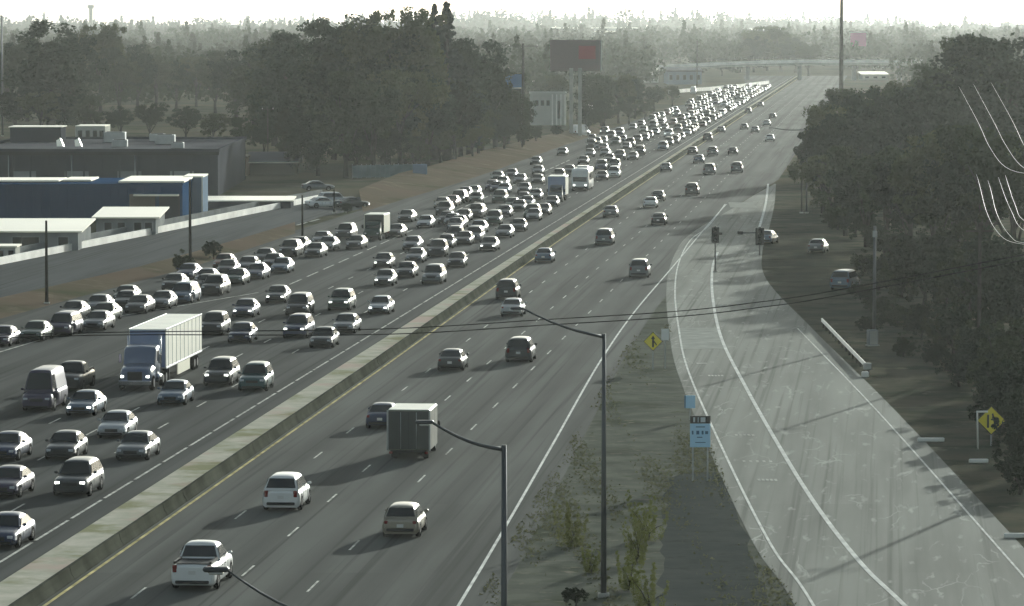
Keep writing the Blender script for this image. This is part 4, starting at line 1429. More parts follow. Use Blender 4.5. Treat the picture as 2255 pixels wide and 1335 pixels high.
for k in range(3):
    mb = MB()
    mb.tube([(-12 + k * 9.0, -0.18, 0.2), (-12 + k * 9.0, -0.18, h)], 0.09, 6)
    mb.build('downpipe', M['galv'], wh)
part_box('eave_line', wh, (0, -0.32, h - 0.1), (W + 0.4, 0.14, 0.5), M['black'], 0)
for k in range(4):
    part_box('roll_door', wh, (-W / 2 + 8 + k * 7.5, -0.06, 1.8), (3.4, 0.1, 3.5), M['grey_wall'], 0)
building('office_block', 'pale block with four slit windows standing on the far side of the warehouse', 166, 232, 338, 279, 10, M['pale_wall'], M['white_roof'], [(0.16, 0.55, 0.9, 3.2), (0.42, 0.55, 0.9, 3.2), (0.66, 0.55, 0.9, 3.2), (0.88, 0.55, 0.9, 3.2)])
bb, W, h, Y = building('industrial_building', 'long blue metal building below the dark warehouse', -90, 402, 487, 408, 20, M['blue_wall'], M['blue_wall'], (), 'building', 0, 0.1, 0, None, 0, 26)
Yb = Y
for x0, x1, d0, d1, lab in ((-90, 122, 4, 14, 0), (126, 190, 6, 16, 0), (258, 404, 1.5, 19.5, 0)):
    xa, xb = at_depth(x0, 400, Y).x, at_depth(x1, 400, Y).x
    o = part_box('roof_sheet', bb, ((xa + xb) / 2 - bb.location.x, (d0 + d1) / 2, h + 0.35), (xb - xa, d1 - d0, 0.22), M['white_roof'], 0.02)
part_box('canopy', bb, (W / 2 - 3.2, -0.9, h - 1.2), (5.6, 1.6, 0.2), M['white_roof'], 0)
part_box('roll_door', bb, (W / 2 - 5.0, -0.1, 1.7), (3.2, 0.14, 3.3), M['tan_wall'], 0)
part_box('roll_door', bb, (W / 2 - 1.6, -0.1, 1.7), (2.6, 0.14, 3.3), M['wh_wall'], 0)
sl, W, h, Y = building('stair_tower', 'pale slate-blue end tower at the corner of the blue building', 404, 447, 474, 391, 9, M['slate_wall'], M['white_roof'], (), 'tower', 0, 0.05)
part_box('corner_strip', sl, (W / 2 - 0.1, -0.06, h / 2), (0.18, 0.1, h), M['white_wall'], 0)
part_box('door', sl, (-0.6, -0.05, 1.1), (1.0, 0.08, 2.1), M['wh_wall'], 0)
building('low_shed', 'long low shed with dazzling white roof beyond the slate tower', 449, 640, 459, 444, 9, M['wh_wall'], M['white_roof'], (), 'shed', 0, 0.3, 0.2)
building('portable_office', 'small office with gleaming white roof and dark windows, behind the street wall', 212, 343, 517, 481, 13, M['grey_wall'], M['white_roof'], [(0.2, 0.5, 1.0, 1.1), (0.42, 0.5, 1.0, 1.1), (0.7, 0.5, 1.0, 1.1), (0.88, 0.5, 1.0, 1.1)], 'building', 0, 0.5, 0.6)
building('portable_office', 'white-roofed office with one large window, lower beside the picture edge', -60, 172, 552, 512, 14, M['grey_wall'], M['white_roof'], [(0.42, 0.45, 1.1, 1.3), (0.55, 0.45, 2.0, 1.3), (0.86, 0.5, 1.2, 1.1)], 'building', 0, 0.5, 0.7)
building('kiosk', 'small pale kiosk in front of the white-roofed office', -30, 34, 572, 545, 4, M['pale_wall'], M['white_roof'], [(0.5, 0.5, 0.7, 0.8), (0.85, 0.5, 0.7, 0.8)], 'kiosk', 0, 0.2)
building('beige_building', 'beige gabled wall catching sun behind the street, left of the tree trunks', 481, 542, 388, 347, 12, M['beige_wall'], M['tan_wall'], (), 'building', 0, 0.2)
bd = thing('house', 'house with dark sloping roof and sunlit eave under the tall trees', 'house', G(585, 385))
mb = MB()
x0, x1 = -2.6, 5.0
mb.mesh_grid([[(x0, 0, 0), (x1, 0, 0), (x1, 9, 0), (x0, 9, 0)], [(x0, 0, 2.1), (x1, 0, 2.1), (x1, 9, 2.1), (x0, 9, 2.1)]], 0, False, True, True)
mb.build('wall', M['tan_wall'], bd)
mb = MB()
mb.face([(x0 - 0.4, -0.6, 2.0), (x1 + 0.6, -0.6, 2.0), (x1 + 0.6, 4.5, 3.6), (x0 - 0.4, 4.5, 3.6)])
mb.face([(x1 + 0.6, 9.6, 2.0), (x0 - 0.4, 9.6, 2.0), (x0 - 0.4, 4.5, 3.6), (x1 + 0.6, 4.5, 3.6)])
mb.face([(x0 - 0.4, -0.6, 1.99), (x0 - 0.4, 4.5, 3.59), (x0 - 0.4, 9.6, 1.99)])
mb.face([(x1 + 0.6, -0.6, 1.99), (x1 + 0.6, 9.6, 1.99), (x1 + 0.6, 4.5, 3.59)])
mb.build('roof', M['wh_roof'], bd)
part_box('eave', bd, ((x0 + x1) / 2, -0.66, 1.98), (x1 - x0 + 1, 0.1, 0.16), M['white_roof'], 0)
# pale fence below the dark central trees
fn = thing('panel_fence', 'pale bluish panel fence running below the dark central trees', 'fence', G(855, 391))
M['fence_panel'] = mat('pale_fence_panel', (0.20, 0.25, 0.26), 0.8, noise=(0.4, 0.2))
pa, pb = G(776, 393), G(938, 389)
for k in range(16):
    q = pa.lerp(pb, (k + 0.5) / 16) - fn.location
    part_box('panel', fn, q + Vector((0, 0, 1.05)), ((pb - pa).length / 16 - 0.06, 0.1, 1.9 + 0.12 * (k % 2)), M['fence_panel'], 0)
    part_box('post', fn, pa.lerp(pb, k / 16) - fn.location + Vector((0, 0.12, 1.1)), (0.12, 0.12, 2.2), M['grey_wall'], 0)
p = G(925, 396)
o = part_box('storage_box', None, (0, 0, 1.2), (2.2, 1.6, 2.4), M['slate_wall'], 0.05)
o.location = p
tag(o, 'pale storage box at the end of the bluish panel fence', 'box')

# further away
cb_, W, h, Y = building('office_building', 'white two-storey building with columns below the twin sign pillars', 1168, 1246, 276, 208, 16, M['pale_wall'], M['grey_wall'], [(0.18, 0.72, 0.9, 1.4), (0.34, 0.72, 0.9, 1.4), (0.5, 0.72, 0.9, 1.4), (0.8, 0.5, 0.8, 4.4)], 'building', 0.4, 0.2)
for k in range(4):
    part_box('column', cb_, (-W / 2 + W * (0.62 + 0.12 * k), -0.5, h / 2), (0.35, 0.35, h), M['white_wall'], 0)
bbd = thing('billboard', 'large dark red billboard on two tall pillars', 'billboard', G(1266, 303))
Y = bbd.location.y
for px in (1258, 1277):
    x = at_depth(px, 200, Y).x - bbd.location.x
    zt_ = height_at(150, Y)
    part_box('pillar', bbd, (x, 0, zt_ / 2), (0.8, 0.7, zt_), M['concrete'], 0.04)
M['bb_panel'] = mat('billboard_face', (0.21, 0.16, 0.16), 0.8)
M['bb_red'] = mat('billboard_red', (0.38, 0.10, 0.11), 0.8)
xa, xb = at_depth(1212, 100, Y).x - bbd.location.x, at_depth(1323, 100, Y).x - bbd.location.x
z1, z0 = height_at(88, Y), height_at(157, Y)
part_box('panel', bbd, ((xa + xb) / 2, 0.1, (z0 + z1) / 2), (xb - xa, 0.6, z1 - z0), M['bb_panel'], 0.03)
part_box('red_field', bbd, (xa + (xb - xa) * 0.73, -0.23, z0 + (z1 - z0) * 0.6), (3.6, 0.05, 2.8), M['bb_red'], 0)
part_box('edge_frame', bbd, (xb + 0.12, 0.1, (z0 + z1) / 2), (0.22, 0.7, z1 - z0), M['white_wall'], 0)
bs_ = at_depth(1131, 180, 811)
o = thing('road_sign', 'blue rectangular sign hung on the tall dark pole', 'sign', (bs_.x, 811, 0))
M['sky_sign'] = mat('blue_shop_sign', (0.08, 0.18, 0.36), 0.5)
z1, z0 = height_at(164, 811), height_at(196, 811)
part_box('panel', o, (0, 0, (z0 + z1) / 2), (3.1, 0.3, z1 - z0), M['sky_sign'], 0.02)
part_box('post', o, (1.5, 0.3, z1 / 2), (0.18, 0.18, z1), M['pole'], 0)
part_box('lower_frame', o, (0.4, -0.17, z0 + 0.15), (2.2, 0.04, 0.24), M['sign_white'], 0)
o = thing('pylon_sign', 'magenta outlined sign board on a post beside the very tall mast', 'sign', G(1890, 150))
Y = o.location.y
M['magenta'] = mat('magenta_board', (0.55, 0.10, 0.32), 0.5)
z1, z0 = height_at(70, Y), height_at(102, Y)
part_box('post', o, (0, 0.4, z1 / 2), (0.9, 0.6, z1), M['pole'], 0)
part_box('board', o, (0, 0, (z0 + z1) / 2), (34 * Y / FOC, 0.6, z1 - z0), M['magenta'], 0.05)
part_box('frame_edge', o, (0, -0.33, z1 - 0.3), (38 * Y / FOC, 0.1, 0.5), M['sign_white'], 0)

# distant overpass and walls
ov = thing('overpass', 'pale concrete overpass crossing the far end of the freeway', 'bridge', (100, 1760, 0))
y0 = 1760
xa, xb = at_depth(1432, 160, y0).x - 100, at_depth(2030, 150, y0).x - 100
mb = MB()
rows = []
for k in range(13):
    x = xa + (xb - xa) * k / 12
    z = 3.4 + 2.9 * math.sin(math.pi * min(1, (k + 0.6) / 8) / 2)
    rows.append([(x, -5, z), (x, -5, z + 1.1), (x, 5, z + 1.1), (x, 5, z)])
mb.mesh_grid(rows, 0, False, True, True)
mb.build('deck', M['concrete'], ov)
mb = MB()
rows = []
for k in range(13):
    x = xa + (xb - xa) * k / 12
    z = 4.5 + 2.9 * math.sin(math.pi * min(1, (k + 0.6) / 8) / 2)
    rows.append([(x, -5.2, z - 0.2), (x, -5.2, z + 1.2), (x, -4.7, z + 1.2), (x, -4.7, z - 0.2)])
mb.mesh_grid(rows, 0, False, True, True)
mb.build('parapet', M['white_wall'], ov)
for k in (2, 4.3, 6.6, 9, 11):
    x = xa + (xb - xa) * k / 12
    part_box('pier', ov, (x, 0, 2.9), (1.4, 6, 5.8), M['grey_wall'], 0.05)
o = sweep('roadside_wall', [(at_depth(1474, 200, 1440).x, 1440), (at_depth(1560, 200, 1500).x, 1500), (at_depth(1640, 190, 1580).x, 1580), (at_depth(1692, 186, 1660).x, 1660)], [(-0.3, 0), (-0.3, 1.2), (0.3, 1.2), (0.3, 0)], M['white_wall'])
tag(o, 'long white roadside wall at the far end of the jam', 'wall')
FARB = [(1470, 1545, 186, 158, 40, 'slate_wall', 'wh_roof', 'dark bluish warehouse below the far overpass'),
        (1150, 1212, 196, 181, 30, 'pale_wall', 'white_roof', 'low white-roofed store behind the blue sign'),
        (1190, 1232, 170, 158, 40, 'pale_wall', 'white_roof', 'low pale store below the big billboard'),
        (1285, 1302, 262, 243, 12, 'pale_wall', 'white_roof', 'small white depot among dark trees past the pillars'),
        (340, 412, 166, 152, 60, 'pale_wall', 'white_roof', 'pale sunlit houses cluster in the wooded distance'),
        (430, 470, 160, 148, 50, 'grey_wall', 'white_roof', 'low grey-roofed hall in the wooded distance'),
        (488, 528, 165, 148, 50, 'pale_wall', 'white_roof', 'white angular hall standing alone in the wooded distance'),
        (855, 900, 250, 228, 30, 'tan_wall', 'grey_wall', 'dim tan house showing through the central trees'),
        (185, 230, 176, 164, 50, 'grey_wall', 'white_roof', 'long grey shed roof in the trees past the warehouse'),
        (1075, 1112, 116, 98, 60, 'pale_wall', 'white_roof', 'pale stacked apartment block in the haze'),
        (1140, 1180, 130, 100, 60, 'grey_wall', 'grey_wall', 'grey apartment slab in the haze beside the pale one'),
        (1410, 1450, 182, 160, 40, 'pale_wall', 'white_roof', 'white building at the near end of the overpass'),
        (1930, 1962, 150, 134, 30, 'pale_wall', 'white_roof', 'white house in the far trees past the magenta sign'),
        (2005, 2032, 148, 132, 30, 'tan_wall', 'white_roof', 'tan house in the far trees near the dark tree wall'),
        (1900, 1955, 176, 166, 20, 'pale_wall', 'white_roof', 'low white strip building above the roadside trees')]
for x0, x1, by_, ty, dep, wm, rm, lab in FARB:
    W_ = (x1 - x0) * G(0, by_).y / FOC
    n = max(2, int((x1 - x0) / 14))
    hh = (by_ - ty) * G(0, by_).y / FOC
    building('distant_building', lab, x0, x1, by_, ty, dep, M[wm], M[rm], [((k + 0.5) / n, 0.55, W_ / n * 0.5, hh * 0.4) for k in range(n)], 'building', 0, 0.5, 0.8, None, 0, 0, 0.5)
for x0, x1, Y, ty, lab in ((1218, 1285, 4700, 63, 'far warehouse with thin bright roof, first in the hazy row'), (1308, 1402, 4700, 63, 'far warehouse with long bright roof, hazy skyline row'), (1316, 1358, 4200, 72, 'far warehouse with short bright roof in front of the long one'), (1636, 1722, 4600, 66, 'far warehouse with bright roof above the dark grove'), (1092, 1124, 4600, 66, 'far small warehouse with bright roof above the apartments')):
    xa, xb = at_depth(x0, ty, Y).x, at_depth(x1, ty, Y).x
    h = height_at(ty, Y)
    t = thing('distant_warehouse', lab, 'warehouse', ((xa + xb) / 2, Y, 0))
    part_box('wall', t, (0, 60, h / 2), (xb - xa, 120, h), M['grey_wall'], 0)
    part_box('roof', t, (0, 60, h + 0.6), (xb - xa + 2, 122, 1.1), M['white_roof'], 0)
tw = at_depth(200, 30, 5200)
t = thing('water_tower', 'faint slim tower rising above the hazy skyline', 'tower', (tw.x, 5200, 0))
zt_ = height_at(12, 5200)
part_box('shaft', t, (0, 0, zt_ / 2 - 1), (4.2, 4.2, zt_ - 2), M['concrete'], 0.3)
part_box('head', t, (0, 0, zt_ - 1.6), (7.5, 7.5, 4.4), M['concrete'], 0.8)

# ------------------------------------------------------------------ trees
def leaf_cloud(rng, centers, radii, n, size, flat=0.0):
    """quads: n leaves round every centre"""
    k = len(centers)
    c = np.repeat(np.asarray(centers), n, axis=0)
    r = np.repeat(np.asarray(radii), n)[:, None]
    d = rng.normal(size=(k * n, 3))
    d /= np.linalg.norm(d, axis=1, keepdims=True)
    p = c + d * r * (rng.random((k * n, 1)) ** 0.45) * np.array([1, 1, 0.8])
    a = rng.normal(size=(k * n, 3))
    a[:, 2] *= (1 - flat)
    a /= np.linalg.norm(a, axis=1, keepdims=True)
    b = np.cross(a, rng.normal(size=(k * n, 3)))
    b /= np.linalg.norm(b, axis=1, keepdims=True)
    s = size * (0.6 + 0.8 * rng.random((k * n, 1)))
    return np.stack([p - a * s - b * s * 0.5, p + a * s * 0.2 - b * s * 0.7, p + a * s + b * s * 0.4, p - a * s * 0.3 + b * s * 0.7], axis=1)


def quads_mesh(name, Q, m):
    n = len(Q)
    me = bpy.data.meshes.new(name)
    me.vertices.add(n * 4)
    me.vertices.foreach_set('co', Q.reshape(-1).astype(np.float32))
    me.loops.add(n * 4)
    me.loops.foreach_set('vertex_index', np.arange(n * 4, dtype=np.int32))
    me.polygons.add(n)
    me.polygons.foreach_set('loop_start', np.arange(0, n * 4, 4, dtype=np.int32))
    me.materials.append(m)
    me.update()
    me.validate()
    return me


def crown_points(kind, rng, n):
    P, Rr = [], []
    if kind == 'scrub':                                              # loose upright sprays
        for i in range(12):
            a, q = rng.random() * 6.283, 0.3 + 2.3 * rng.random()
            x0, y0, hz = math.cos(a) * q, math.sin(a) * q, 4.5 + 5.2 * rng.random()
            for k in range(max(1, n // 12)):
                t = (k + rng.random()) / (n / 12)
                P.append((x0 * (1 + 0.9 * t) + rng.normal() * 0.15, y0 * (1 + 0.9 * t) + rng.normal() * 0.15, 0.2 + hz * t))
                Rr.append(0.85 - 0.5 * t)
        return P, Rr
    if kind == 'conifer':
        for i in range(n):
            z = 1.3 + 8.4 * rng.random() ** 1.15
            w = 2.9 * (9.9 - z) / 8.6 * (0.82 + 0.25 * math.sin(z * 8.0)) + 0.02
            t = rng.random() * 6.283
            q = math.sqrt(rng.random())
            P.append((math.cos(t) * w * q, math.sin(t) * w * q, z - 0.25 * q))
            Rr.append(0.035 + 0.06 * (10 - z))
    else:
        rx, rz, zc = {'broad': (3.5, 3.1, 6.4), 'tall': (2.2, 4.2, 5.6), 'bush': (4.2, 4.4, 4.4)}[kind]
        lob = [(rng.normal() * 0.36 * rx, rng.normal() * 0.36 * rx, zc + rng.normal() * 0.38 * rz, 0.45 + 0.3 * rng.random()) for _ in range(7)]
        for i in range(n):
            lx, ly, lz, lr = lob[rng.integers(0, 7)] if rng.random() < 0.72 else (0, 0, zc, 1.0)
            d = rng.normal(size=3)
            d /= np.linalg.norm(d)
            q = rng.random() ** 0.4
            p = [lx + d[0] * rx * lr * q, ly + d[1] * rx * lr * q, lz + d[2] * rz * lr * q]
            p[2] = min(max(p[2], 1.4 if kind != 'bush' else 0.3), 9.6)
            P.append(p)
            Rr.append(0.42 + 0.55 * rng.random())
    return P, Rr


def tree_proto(kind, seed, leafm):
    rng = np.random.default_rng(seed)
    n, per, size = {'broad': (130, 95, 0.125), 'tall': (130, 90, 0.115), 'conifer': (300, 40, 0.095), 'bush': (130, 80, 0.17), 'scrub': (120, 40, 0.12)}[kind]
    P, Rr = crown_points(kind, rng, n)
    n = len(P)
    cm = quads_mesh(kind + '_crown', leaf_cloud(rng, P, Rr, per, size), leafm)
    tb = MB()
    top = {'broad': 6.5, 'tall': 7.5, 'conifer': 9.4, 'bush': 3.5, 'scrub': 1.5}[kind]
    ln_ = 0.0 if kind == 'conifer' else 0.1
    lean = [(rng.normal() * ln_ * k, rng.normal() * ln_ * k, top * k / 4) for k in range(5)]
    tb.tube(lean, [0.30, 0.24, 0.19, 0.13, 0.05], 7)
    for k in range(7 if kind != 'conifer' else 0):
        a = Vector(lean[1 + k % 3])
        q = Vector(P[int(rng.integers(0, n))])
        tb.tube([a, a.lerp(q, 0.5) + Vector((0, 0, 0.3)), q], [0.12, 0.08, 0.03], 5)
    return cm, tb.mesh(kind + '_trunk', [M['bark']])


PROTO = {'broad': [tree_proto('broad', 10 + i, M[m]) for i, m in enumerate(('leaf_dark', 'leaf_mid', 'leaf_dark', 'leaf_sage', 'leaf_mid'))],
         'tall': [tree_proto('tall', 20 + i, M[m]) for i, m in enumerate(('leaf_dark', 'leaf_mid', 'leaf_dark'))],
         'conifer': [tree_proto('conifer', 30 + i, M['leaf_pine']) for i in range(3)],
         'scrub': [tree_proto('scrub', 50 + i, M['leaf_scrub']) for i in range(3)],
         'bush': [tree_proto('bush', 40 + i, M[m]) for i, m in enumerate(('leaf_dark', 'leaf_mid', 'leaf_dark'))]}
tcount = [0]


def tree(px, base_y, top_y, kind, label, group=None, wide=1.0, variant=None, h=None, loc=None, name=None):
    b = G(px, base_y) if loc is None else Vector(loc)
    h = h or height_at(top_y, b.y)
    tcount[0] += 1
    v = tcount[0] if variant is None else variant
    cm, tm = PROTO[kind][v % len(PROTO[kind])]
    nm = name or {'broad': 'tree', 'tall': 'tree', 'conifer': 'pine_tree', 'bush': 'bush', 'scrub': 'bush'}[kind]
    t = thing(nm, label, 'bush' if nm == 'bush' else 'tree', b, rnd.uniform(0, 6.28), group)
    s = h / 9.75
    for part, me in (('trunk', tm), ('crown', cm)):
        o = link(part, me, t)
        o.scale = (s * wide, s * wide, s)
    return t


def stand(rows, lab, group, name=None):
    """trees of one stand, told apart by counting along it"""
    for n, (px, by_, ty, k, w) in enumerate(sorted(rows)):
        tree(px, by_, ty, k, lab.replace('#', ORD[n]), group, w, None, None, None, name)


stand(((604, 322, 92, 'tall', 1.1), (640, 330, 78, 'tall', 1.1), (690, 344, 50, 'tall', 1.2), (735, 352, 78, 'broad', 0.8), (770, 354, 64, 'tall', 1.2), (812, 352, 58, 'broad', 0.8),
       (850, 362, 46, 'tall', 1.3), (885, 360, 30, 'broad', 0.8), (922, 352, 72, 'broad', 0.75), (1014, 350, 80, 'broad', 0.7), (1034, 345, 98, 'tall', 1.0),
       (1062, 342, 118, 'broad', 0.8), (1092, 336, 142, 'tall', 1.2), (1118, 328, 168, 'broad', 0.8), (1142, 324, 200, 'broad', 0.7)),
      'tall dark tree of the central stand, # along from the warehouse', 'tall trees of the central stand')
stand(((762, 392, 168, 'broad', 0.9), (822, 388, 182, 'broad', 0.9), (880, 380, 162, 'broad', 0.9), (942, 374, 172, 'broad', 0.95),
       (1000, 366, 178, 'broad', 0.9), (1055, 352, 206, 'broad', 0.9), (1110, 340, 240, 'broad', 1.0), (850, 384, 275, 'broad', 1.2), (970, 372, 266, 'broad', 1.2), (1040, 358, 275, 'broad', 1.2), (910, 378, 285, 'broad', 1.2), (785, 386, 290, 'broad', 1.1), (1150, 334, 276, 'broad', 1.1),
       (700, 388, 225, 'tall', 1.0), (655, 384, 255, 'tall', 0.9), (630, 376, 240, 'tall', 0.8)),
      'lower bushy tree fronting the central stand, # along from the warehouse', 'front trees of the central stand')
tree(957, 352, 6, 'conifer', 'tall pointed pine, shorter of two dark spires above the skyline', None, 1.0)
tree(984, 354, -2, 'conifer', 'tallest pointed pine, taller of two dark spires above the skyline', None, 1.05)
tree(112, 300, 52, 'tall', 'broad dark evergreen rising highest behind the warehouse', None, 1.5, 0)
stand(((20, 262, 92, 'broad', 0.9), (60, 268, 80, 'broad', 0.8), (160, 275, 62, 'broad', 0.8), (222, 250, 58, 'broad', 0.8), (265, 262, 112, 'broad', 0.9), (302, 252, 96, 'broad', 0.9), (345, 246, 122, 'broad', 0.9), (388, 240, 132, 'broad', 0.9), (432, 236, 128, 'broad', 1.0), (474, 250, 118, 'broad', 0.9), (520, 262, 108, 'broad', 0.9), (560, 285, 92, 'tall', 1.2)),
      'dark tree of the belt behind the warehouse, # along from the picture edge', 'trees behind the warehouse')
stand(((90, 302, 205, 'broad', 1.2), (35, 302, 195, 'broad', 1.2), (190, 306, 215, 'broad', 1.2), (330, 308, 228, 'broad', 1.2), (265, 306, 232, 'broad', 1.2), (410, 312, 232, 'broad', 1.2), (470, 330, 252, 'broad', 1.1), (530, 346, 262, 'broad', 1.1), (580, 352, 262, 'broad', 1.0)),
      'low bushy tree just past the warehouse roof, # along from the picture edge', 'low trees past the warehouse roof')
stand(((1232, 262, 168, 'broad', 0.8), (1290, 285, 172, 'broad', 1.0), (1325, 278, 163, 'broad', 1.0), (1362, 272, 166, 'broad', 1.0), (1398, 262, 172, 'broad', 1.1), (1440, 248, 186, 'broad', 1.1), (1480, 236, 190, 'broad', 1.1), (1330, 290, 215, 'broad', 1.2), (1385, 275, 215, 'broad', 1.2), (1420, 268, 218, 'broad', 1.2), (1295, 300, 232, 'broad', 1.1), (1180, 322, 278, 'broad', 1.1), (1225, 308, 276, 'broad', 1.1)),
      'dark tree of the grove past the billboard, # along towards the overpass', 'grove past the billboard')
stand(((1630, 160, 98, 'broad', 1.2), (1660, 158, 78, 'broad', 1.2), (1690, 156, 60, 'broad', 1.1), (1720, 158, 68, 'broad', 1.2), (1752, 160, 82, 'broad', 1.2), (1780, 168, 95, 'broad', 1.2), (1590, 168, 128, 'broad', 1.4), (1540, 172, 122, 'broad', 1.2)),
      'hazy tree of the grove above the overpass, # along towards the mast', 'grove above the overpass')
stand([(1812, 470, 262, 'broad', .8), (1842, 448, 238, 'broad', .9), (1880, 455, 205, 'broad', .9), (1925, 462, 190, 'broad', .9), (1962, 440, 205, 'broad', .9), (2000, 452, 188, 'broad', .9), (2042, 462, 172, 'broad', .9), (2075, 432, 112, 'tall', 1.2), (2110, 440, 98, 'broad', .8),
       (2150, 446, 92, 'tall', 1.3), (2195, 430, 94, 'broad', .8), (2240, 440, 90, 'tall', 1.3), (1850, 400, 205, 'broad', .9), (1905, 390, 190, 'broad', .9), (1960, 385, 186, 'broad', .9), (2020, 380, 172, 'broad', .9)],
      'big dark tree of the tall roadside wall of trees, # from the freeway', 'tall roadside tree wall')
stand([(1828, 500, 345, 'broad', 1), (1862, 520, 330, 'broad', 1), (1908, 545, 340, 'broad', 1), (1952, 562, 330, 'broad', 1), (2002, 585, 335, 'broad', 1), (2060, 592, 300, 'broad', 1), (2112, 602, 290, 'broad', 1), (2170, 612, 300, 'broad', 1), (2232, 622, 290, 'broad', 1)],
      'mid-height tree before the tall roadside tree wall, # from the freeway', 'middle rank of roadside trees')
stand([(1985, 655, 520, 'bush', 1), (2035, 672, 490, 'bush', .9), (2080, 690, 505, 'bush', .9), (2135, 706, 500, 'bush', .9), (2192, 726, 482, 'bush', .9), (2246, 745, 500, 'bush', .9), (1935, 640, 540, 'bush', 1)],
      'rounded dark tree of the front roadside rank, # from the freeway', 'front rank of roadside trees', 'tree')
stand([(1845, 506, 440, 'bush', 1.5), (1885, 522, 448, 'bush', 1.5), (1925, 548, 470, 'bush', 1.5), (1970, 575, 490, 'bush', 1.5), (2020, 596, 500, 'bush', 1.5), (2075, 606, 500, 'bush', 1.6), (2135, 615, 500, 'bush', 1.6), (2200, 628, 505, 'bush', 1.6), (1905, 600, 545, 'bush', 1.4), (1950, 630, 560, 'bush', 1.4), (1895, 660, 612, 'bush', 1.5), (1930, 690, 640, 'bush', 1.5), (1975, 720, 655, 'bush', 1.5), (1920, 735, 690, 'bush', 1.6), (1985, 508, 468, 'bush', 1.6), (2050, 506, 462, 'bush', 1.6), (2112, 502, 458, 'bush', 1.6), (2180, 500, 455, 'bush', 1.6)],
      'low dark undergrowth bush at the foot of the roadside trees, # from the freeway', 'undergrowth bushes of the roadside trees')
BU = [(2062, 806, 735, 'bush', 1.1), (2112, 852, 745, 'bush', 1.1), (2222, 925, 740, 'bush', 1), (2252, 1010, 845, 'bush', 1), (2246, 1090, 965, 'bush', 1.0), (2150, 842, 690, 'bush', 1), (1990, 786, 728, 'bush', 1.2), (2195, 880, 700, 'bush', 1), (2262, 900, 690, 'bush', 1), (2100, 790, 655, 'bush', 1.0), (2030, 750, 655, 'bush', 1.0), (2250, 870, 700, 'bush', 1.2), (2205, 960, 800, 'bush', 1.1), (2245, 960, 790, 'bush', 1.1), (2175, 815, 690, 'bush', 1.2), (2225, 810, 690, 'bush', 1.2), (2140, 800, 700, 'bush', 1.1), (2070, 760, 680, 'bush', 1.2), (2258, 1055, 900, 'bush', 1.0)]
stand(BU, 'dark shrub on the shaded verge past the ramp, # from the guardrail', 'shrubs on the verge')
# trees just outside the picture whose shade falls on the verge
for x, y, h in ((60, 372, 15), (57, 335, 13), (53, 300, 11), (50, 268, 10)):
    tree(0, 0, 0, 'broad', 'dark tree standing just past the picture edge beyond the verge', 'trees past the verge', 1.1, None, h, (x, y, 0))
# bushes of the gore and the banks
for px, by_, ty, w, v, lab in ((1258, 1205, 1090, 0.8, 0, 'thin yellowish scrub bush by the fog line beyond the lamp post'), (1428, 1190, 1068, 0.8, 1, 'olive scrub bush in the gore, farthest of the row past the lamp post'), (1402, 1240, 1118, 0.7, 2, 'olive scrub bush in the gore, second of the row past the lamp post'),
                               (1384, 1300, 1195, 0.8, 0, 'olive scrub bush close behind the lamp post foot'), (1430, 1345, 1215, 0.8, 1, 'olive scrub bush in the gore at the bottom edge'), (1302, 1262, 1190, 0.9, 2, 'small scrub bush at the foot of the farther lamp post')):
    tree(px, by_, ty, 'scrub', lab, None, w, v)
for px, by_, ty, w, v, lab in ((1268, 1335, 1288, 1.4, 2, 'low dark green shrub at the bottom edge near the fog line'),
                               (404, 605, 545, 1.0, 1, 'green bush around the foot of a thin pole on the dirt bank'), (470, 570, 525, 1.1, 2, 'dark round bush on the dirt bank above the exit lanes'), (765, 470, 445, 1.3, 2, 'low bush at the end of the frontage street')):
    tree(px, by_, ty, 'bush', lab, None, w, v)

# woods that melt into the haze: past counting, one mass
rng = np.random.default_rng(5)
chunks = []
n_far = 0


def far_tree(x, y, h, w, pts, leaf):
    n = pts
    d = rng.normal(size=(n, 3))
    d /= np.linalg.norm(d, axis=1, keepdims=True)
    q = rng.random((n, 1)) ** 0.4
    if w < 0.28:
        z = rng.random(n) ** 1.3
        P = np.stack([x + d[:, 0] * h * w * (1 - z) * 1.1, y + d[:, 1] * h * w * (1 - z), h * (0.1 + 0.9 * z)], axis=1)
    else:
        P = np.array([x, y, h * 0.56]) + d * q * np.array([h * w, h * w, h * 0.44])
    a = rng.normal(size=(n, 3))
    a /= np.linalg.norm(a, axis=1, keepdims=True)
    b = np.cross(a, rng.normal(size=(n, 3)))
    b /= np.linalg.norm(b, axis=1, keepdims=True)
    s = leaf * (0.5 + rng.random((n, 1)))
    chunks.append(np.stack([P - a * s, P - b * s * 0.8, P + a * s, P + b * s * 0.8], axis=1))


def free(px, by_):
    if by_ > 150 and 1230 < px < 1840:
        return px < 1700 - (by_ - 190) * 4.2 - 130 and by_ < 200
    if by_ > 205 and px > 1500:
        return False
    return True


Yt = 0
for _ in range(2300):
    Y = 1150 * (7000 / 1150) ** (rng.random() ** 0.85)
    px = rng.uniform(-120, 2370)
    by_ = HORIZON + FOC * CAM_H / Y
    if not free(px, by_):
        continue
    if 1430 < px < 2000 and 1500 < Y < 1950:
        continue
    X = (px - CX) / FOC * Y
    conif = rng.random() < 0.16
    h = rng.uniform(9, 17) if Y < 2500 else rng.uniform(11, 21)
    if conif:
        h *= 1.25
    far_tree(X, Y, h, 0.2 if conif else rng.uniform(0.36, 0.62), 170 if Y < 2500 else 120, 0.5 + Y / 4200)
tag(link('far_woods', quads_mesh('far_woods', np.concatenate(chunks), M['leaf_mid'])), kind='stuff')
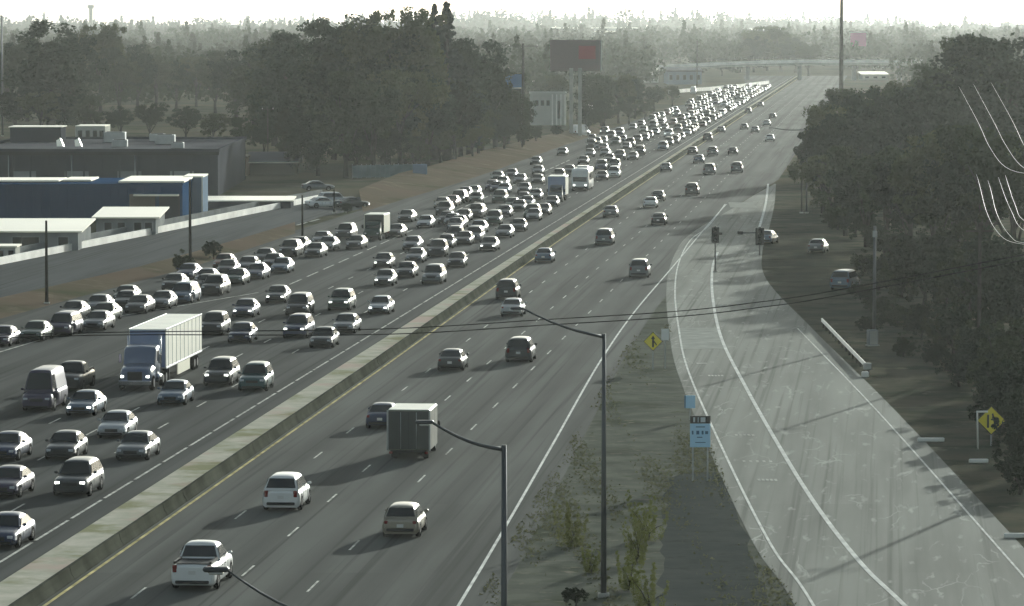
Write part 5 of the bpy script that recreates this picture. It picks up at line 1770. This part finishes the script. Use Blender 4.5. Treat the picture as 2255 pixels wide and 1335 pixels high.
# the ridge of the skyline
chunks = []
for _ in range(640):
    px = rng.uniform(-120, 2370)
    Y = rng.uniform(5200, 7600)
    prof = 50 + 6 * math.sin(px * 0.004) - 7 * math.exp(-((px - 1500) / 420) ** 2) + (8 if px > 2080 else 0)
    top = prof - rng.random() ** 3 * 24 + rng.uniform(-3, 8)
    h = height_at(top, Y)
    far_tree((px - CX) / FOC * Y, Y, max(8, h), rng.choice([0.18, 0.3, 0.5, 0.65]) * 0.8, 170, 2.1)
tag(link('skyline_woods', quads_mesh('skyline_woods', np.concatenate(chunks), M['leaf_mid'])), kind='stuff')
# bare dark soil in the gore, with a few tufts
mb = MB()
rows = []
for k in range(22):
    py = 1040 + (1345 - 1040) * k / 21
    x0 = 1478 - 0.10 * (py - 1040) + rng.uniform(-7, 7)
    x1 = 1592 + 0.335 * (py - 1040) + rng.uniform(-5, 5)
    if k == 0:
        x0, x1 = 1520, 1570
    x0, x1 = x0 + rng.uniform(-16, 10), x1 + rng.uniform(-6, 8)
    rows.append([G(x0, py, 0.012), G((x0 + x1) / 2, py, 0.012), G(x1, py, 0.012)])
mb.mesh_grid(rows, 0, False)
tag(mb.build('bare_soil', M['soil']), kind='structure')
NB = 26000
py = 715 + 625 * rng.random(NB) ** 0.75
lo = np.interp(py, [690, 800, 975, 1150, 1335], [1420, 1345, 1245, 1135, 1035])
hi = np.interp(py, [690, 800, 880, 985, 1090, 1200, 1335], [1478, 1500, 1532, 1575, 1622, 1672, 1770])
px = lo + 10 + (hi - lo - 18) * rng.random(NB)
dens = np.sin(px * 0.021 + 1.3 * np.sin(py * 0.013)) + np.sin(py * 0.017 + px * 0.006) + 0.9 * np.sin(px * 0.05 - py * 0.031)
keep = dens + rng.normal(size=NB) * 0.6 > 0.75
bare = (py > 1045) & (px > 1482 - 0.10 * (py - 1040)) & (px < 1570 + 0.30 * (py - 1040)) & (rng.random(NB) < 0.72)
keep &= ~bare
px, py = px[keep], py[keep]
pts = np.array([G(a, b)[:] for a, b in zip(px, py)])
n = len(pts)
hh = rng.uniform(0.03, 0.13, n)
a = rng.normal(size=(n, 2)) * 0.05
t = rng.normal(size=(n, 2)) * 0.07
z0_ = np.zeros(n)
x, y = pts[:, 0], pts[:, 1]
Q = np.stack([np.stack([x - a[:, 0], y - a[:, 1], z0_], 1), np.stack([x + a[:, 0], y + a[:, 1], z0_], 1), np.stack([x + t[:, 0] + a[:, 0] * 0.3, y + t[:, 1], hh], 1), np.stack([x + t[:, 0] - a[:, 0] * 0.3, y + t[:, 1], hh], 1)], axis=1)
tag(link('dry_weeds', quads_mesh('dry_weeds', Q, M['leaf_dry'])), kind='stuff')

# ------------------------------------------------------------------ air
hm = bpy.data.materials.new('haze_air')
hm.use_nodes = True
hn = hm.node_tree
hn.nodes.clear()
ho = hn.nodes.new('ShaderNodeOutputMaterial')
hv = hn.nodes.new('ShaderNodeVolumePrincipled')
hv.inputs['Color'].default_value = (0.93, 0.96, 0.94, 1)
hv.inputs['Density'].default_value = HAZE_DENSITY
hv.inputs['Anisotropy'].default_value = 0.62
hn.links.new(hv.outputs[0], ho.inputs['Volume'])
hb = MB()
hb.box((0, 6000, 22.5), (5400, 13200, 47.0))
tag(hb.build('haze', hm), kind='stuff')
